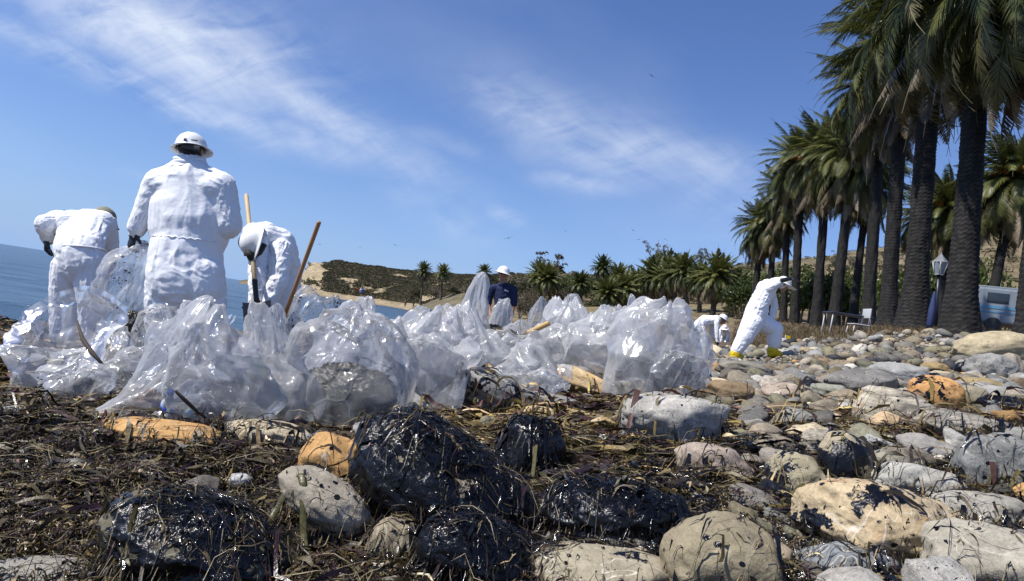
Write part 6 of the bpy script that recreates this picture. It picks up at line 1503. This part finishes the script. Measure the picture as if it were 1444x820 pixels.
# lantern post
b = P(1319, 462, 20.0); b.z = min(b.z, float(g(b.x, b.y)[0])); e = empty('lamp_post', b, 'black post with a white framed lantern between the thick palms', 'lamp post')
ht = P(1324, 388, 20.0).z-b.z; x1 = P(1324, 388, 20).x-b.x
BL = simple('black_painted_iron', (.012, .013, .018), .4); MB().tube([(0, 0, -.3), (x1*.5, 0, ht*.5), (x1, 0, ht)], [.085, .06, .05], 12).build('post', BL, e)
k = .30; lan = MB()
for i in range(6):
    a = i*pi/3; a2 = a+pi/3
    lan.tube([(x1+.13*cos(a), .13*sin(a), ht), (x1+.22*cos(a), .22*sin(a), ht+.38)], .012, 5)
    lan.tube([(x1+.22*cos(a), .22*sin(a), ht+.38), (x1+.22*cos(a2), .22*sin(a2), ht+.38)], .012, 5); lan.tube([(x1+.13*cos(a), .13*sin(a), ht), (x1+.13*cos(a2), .13*sin(a2), ht)], .012, 5)
lan.build('lantern_frame', WM, e)
MB().tube([(x1, 0, ht+.01), (x1, 0, ht+.37)], [.115, .20], 6).build('glass', simple('frosted_glass', (.28, .31, .33), .2), e, smooth=False)
MB().tube([(x1, 0, ht+.37), (x1, 0, ht+.40), (x1, 0, ht+.52), (x1, 0, ht+.62), (x1, 0, ht+.68)], [.20, .20, .10, .03, .01], 6).build('lantern_cap', simple('pale_grey_metal', (.18, .19, .20), .4), e, smooth=False)
b = P(1311, 462, 19.4); b.z = min(b.z, float(g(b.x, b.y)[0])+.1); e = empty('folded_umbrella', b, 'navy blue folded umbrella leaning beside the lantern post', 'umbrella'); t2 = P(1318, 412, 19.5)-e.location
MB().tube([(0, 0, -.05), t2*.08, t2*.5, t2*.92, t2*1.02], [.02, .09, .09, .04, .015], 12).build('canopy', simple('navy_canvas', (.02, .035, .11), .8, .6, 12), e); MB().tube([(0, 0, -.25), (0, 0, .2)], .02, 8).build('pole', WM, e)
# camper behind the thick palm
d = 33; b = P(1425, 462, d); e = empty('camper', (b.x+.35, b.y, P(1425, 463, d).z), 'white camper with blue side stripes parked behind the thickest palm', 'camper', rz=-.42)
s = 1/FPX*d; CW = simple('camper_shell', (.22, .25, .28), .4, .05, 8, .05); CBm = simple('camper_blue', (.10, .25, .38), .4); GLS = simple('camper_window_glass', (.03, .04, .05), .1)
MB().box((.6, 1.1, 1.05), (5.2, 2.0, 1.75)).build('body', CW, e, bevel=.12, smooth=False)
MB().box((.6, 1.1, 1.96), (4.9, 1.8, .08)).build('roof', CW, e, bevel=.02)
for z, h in ((.95, .14), (.72, .07)): MB().box((.0, .092, z), (3.4, .02, h)).build('stripe', CBm, e, smooth=False)
MB().box((-.9, .09, 1.42), (.9, .03, .5)).build('window', GLS, e, bevel=.01); MB().box((1.35, .085, .95), (.62, .04, 1.4)).build('door', GLS, e, bevel=.01); MB().box((.35, .09, 1.42), (.8, .03, .45)).build('window', GLS, e, bevel=.01)
MB().box((1.03, .075, .95), (.05, .05, 1.5)).build('door_frame', CW, e, bevel=.01)
for x in (-1.0, 1.9): MB().tube([(x, .05, .12), (x, .3, .12)], .33, 18).build('wheel', DBOOT, e, smooth=False)
# fence on the brown hill
FW = simple('weathered_post', (.10, .08, .06), .9)
e0 = P(1370, 372, 120); e = empty('hill_fence', (e0.x, e0.y, float(g(e0.x, e0.y)[0])), 'thin wire fence with dark posts crossing the brown hill', 'fence'); pr_ = None; pts = []
for k in range(16):
    x = e0.x+k*1.5-5; y = 120+k*.35; z = float(g(x, y)[0]); pts.append((x-e.location.x, y-e.location.y, z-e.location.z))
for a in pts: MB().tube([add(a, (0, 0, -.2)), add(a, (0, 0, 1.3))], .07, 5).build('post', FW, e)
for h in (.5, .85, 1.2): MB().tube([add(a, (0, 0, h)) for a in pts], .02, 4).build('wire', FW, e)
# small yellow flag in the grass
b = P(1107, 480, 16.5); e = empty('marker_flag', b, 'small yellow marker flag at the edge of the stones behind the striding worker', 'flag'); MB().tube([(0, 0, -.1), (0, 0, .12)], .008, 6).build('stake', WM, e)
MB().add([(0, 0, .02), (.14, .01, .03), (.13, .03, .12), (0, 0, .12), (.02, .004, .02), (.14, .014, .03), (.13, .034, .12), (.02, .004, .12)], [(0, 1, 2, 3), (4, 5, 6, 7)]).build('flag', BOOT, e)
# driftwood log on the sea side
e0 = hit(30, 492); e = empty('driftwood', e0, 'dark driftwood lying at the left edge near the water', 'driftwood'); MB().tube([(-.9, .1, .05), (-.4, .05, .06), (.1, 0, .05), (.5, -.05, .04)], [.05, .08, .07, .03], 9).build('log', STICK, e)
e0 = hit(70, 524); e = empty('driftwood', e0, 'thin brown stick lying on the sand below the open mouthed bag', 'driftwood'); MB().tube([(-.6, .05, .03), (-.2, .02, .035), (.2, 0, .03), (.4, -.03, .03)], [.012, .016, .015, .008], 7).build('stem', STICK, e)
# birds
BIRD = simple('bird_plumage', (.05, .05, .055), .8)
def bird(u, v, d, span, bank, lab):
    e = empty('bird', P(u, v, d), lab, 'bird'); s = span
    MB().tube([(-.28*s, 0, 0), (-.15*s, 0, .0), (.05*s, 0, 0), (.17*s, 0, .01*s), (.22*s, 0, 0)], [.012*s, .045*s, .055*s, .03*s, .008*s], 8).build('body', BIRD, e)
    for sd_ in (-1, 1):
        mb = MB(); L = [(.0, 0, .13), (.2, .05, .14), (.36, .02, .10), (.5, -.05, .02)]; V = []
        for y, x, c in L: V += [(x*s+c*s*.5, sd_*y*s, .10*y*s+.012*s), (x*s-c*s*.5, sd_*y*s, .10*y*s+.01*s), (x*s, sd_*y*s, .10*y*s-.008*s)]
        F = []
        for k in range(3):
            for j in range(3): F.append((k*3+j, k*3+(j+1) % 3, k*3+3+(j+1) % 3, k*3+3+j))
        mb.add(V, F).build('wing', BIRD, e)
    e.rotation_euler = (radians(bank), 0, radians(90-bank*.7)); return e
for a in ((919, 107, 60, .75, 28, 'bird flying high in the upper right part of the sky'), (717, 336, 60, .85, -22, 'bird gliding above the worker in navy'), (557, 346, 90, .9, 12, 'bird low above the headland'), (893, 325, 90, .9, 35, 'bird above the thin airy tree'), (901, 338, 100, .9, -15, 'bird just left of the thin airy tree'), (938, 338, 100, .9, 30, 'bird right of the thin airy tree top'), (797, 326, 110, .8, 20, 'tiny bird above the dry slope'), (508, 349, 120, .9, -20, 'tiny bird above the cliff'), (451, 345, 120, .9, 15, 'tiny bird near the rake handle')):
    bird(*a)
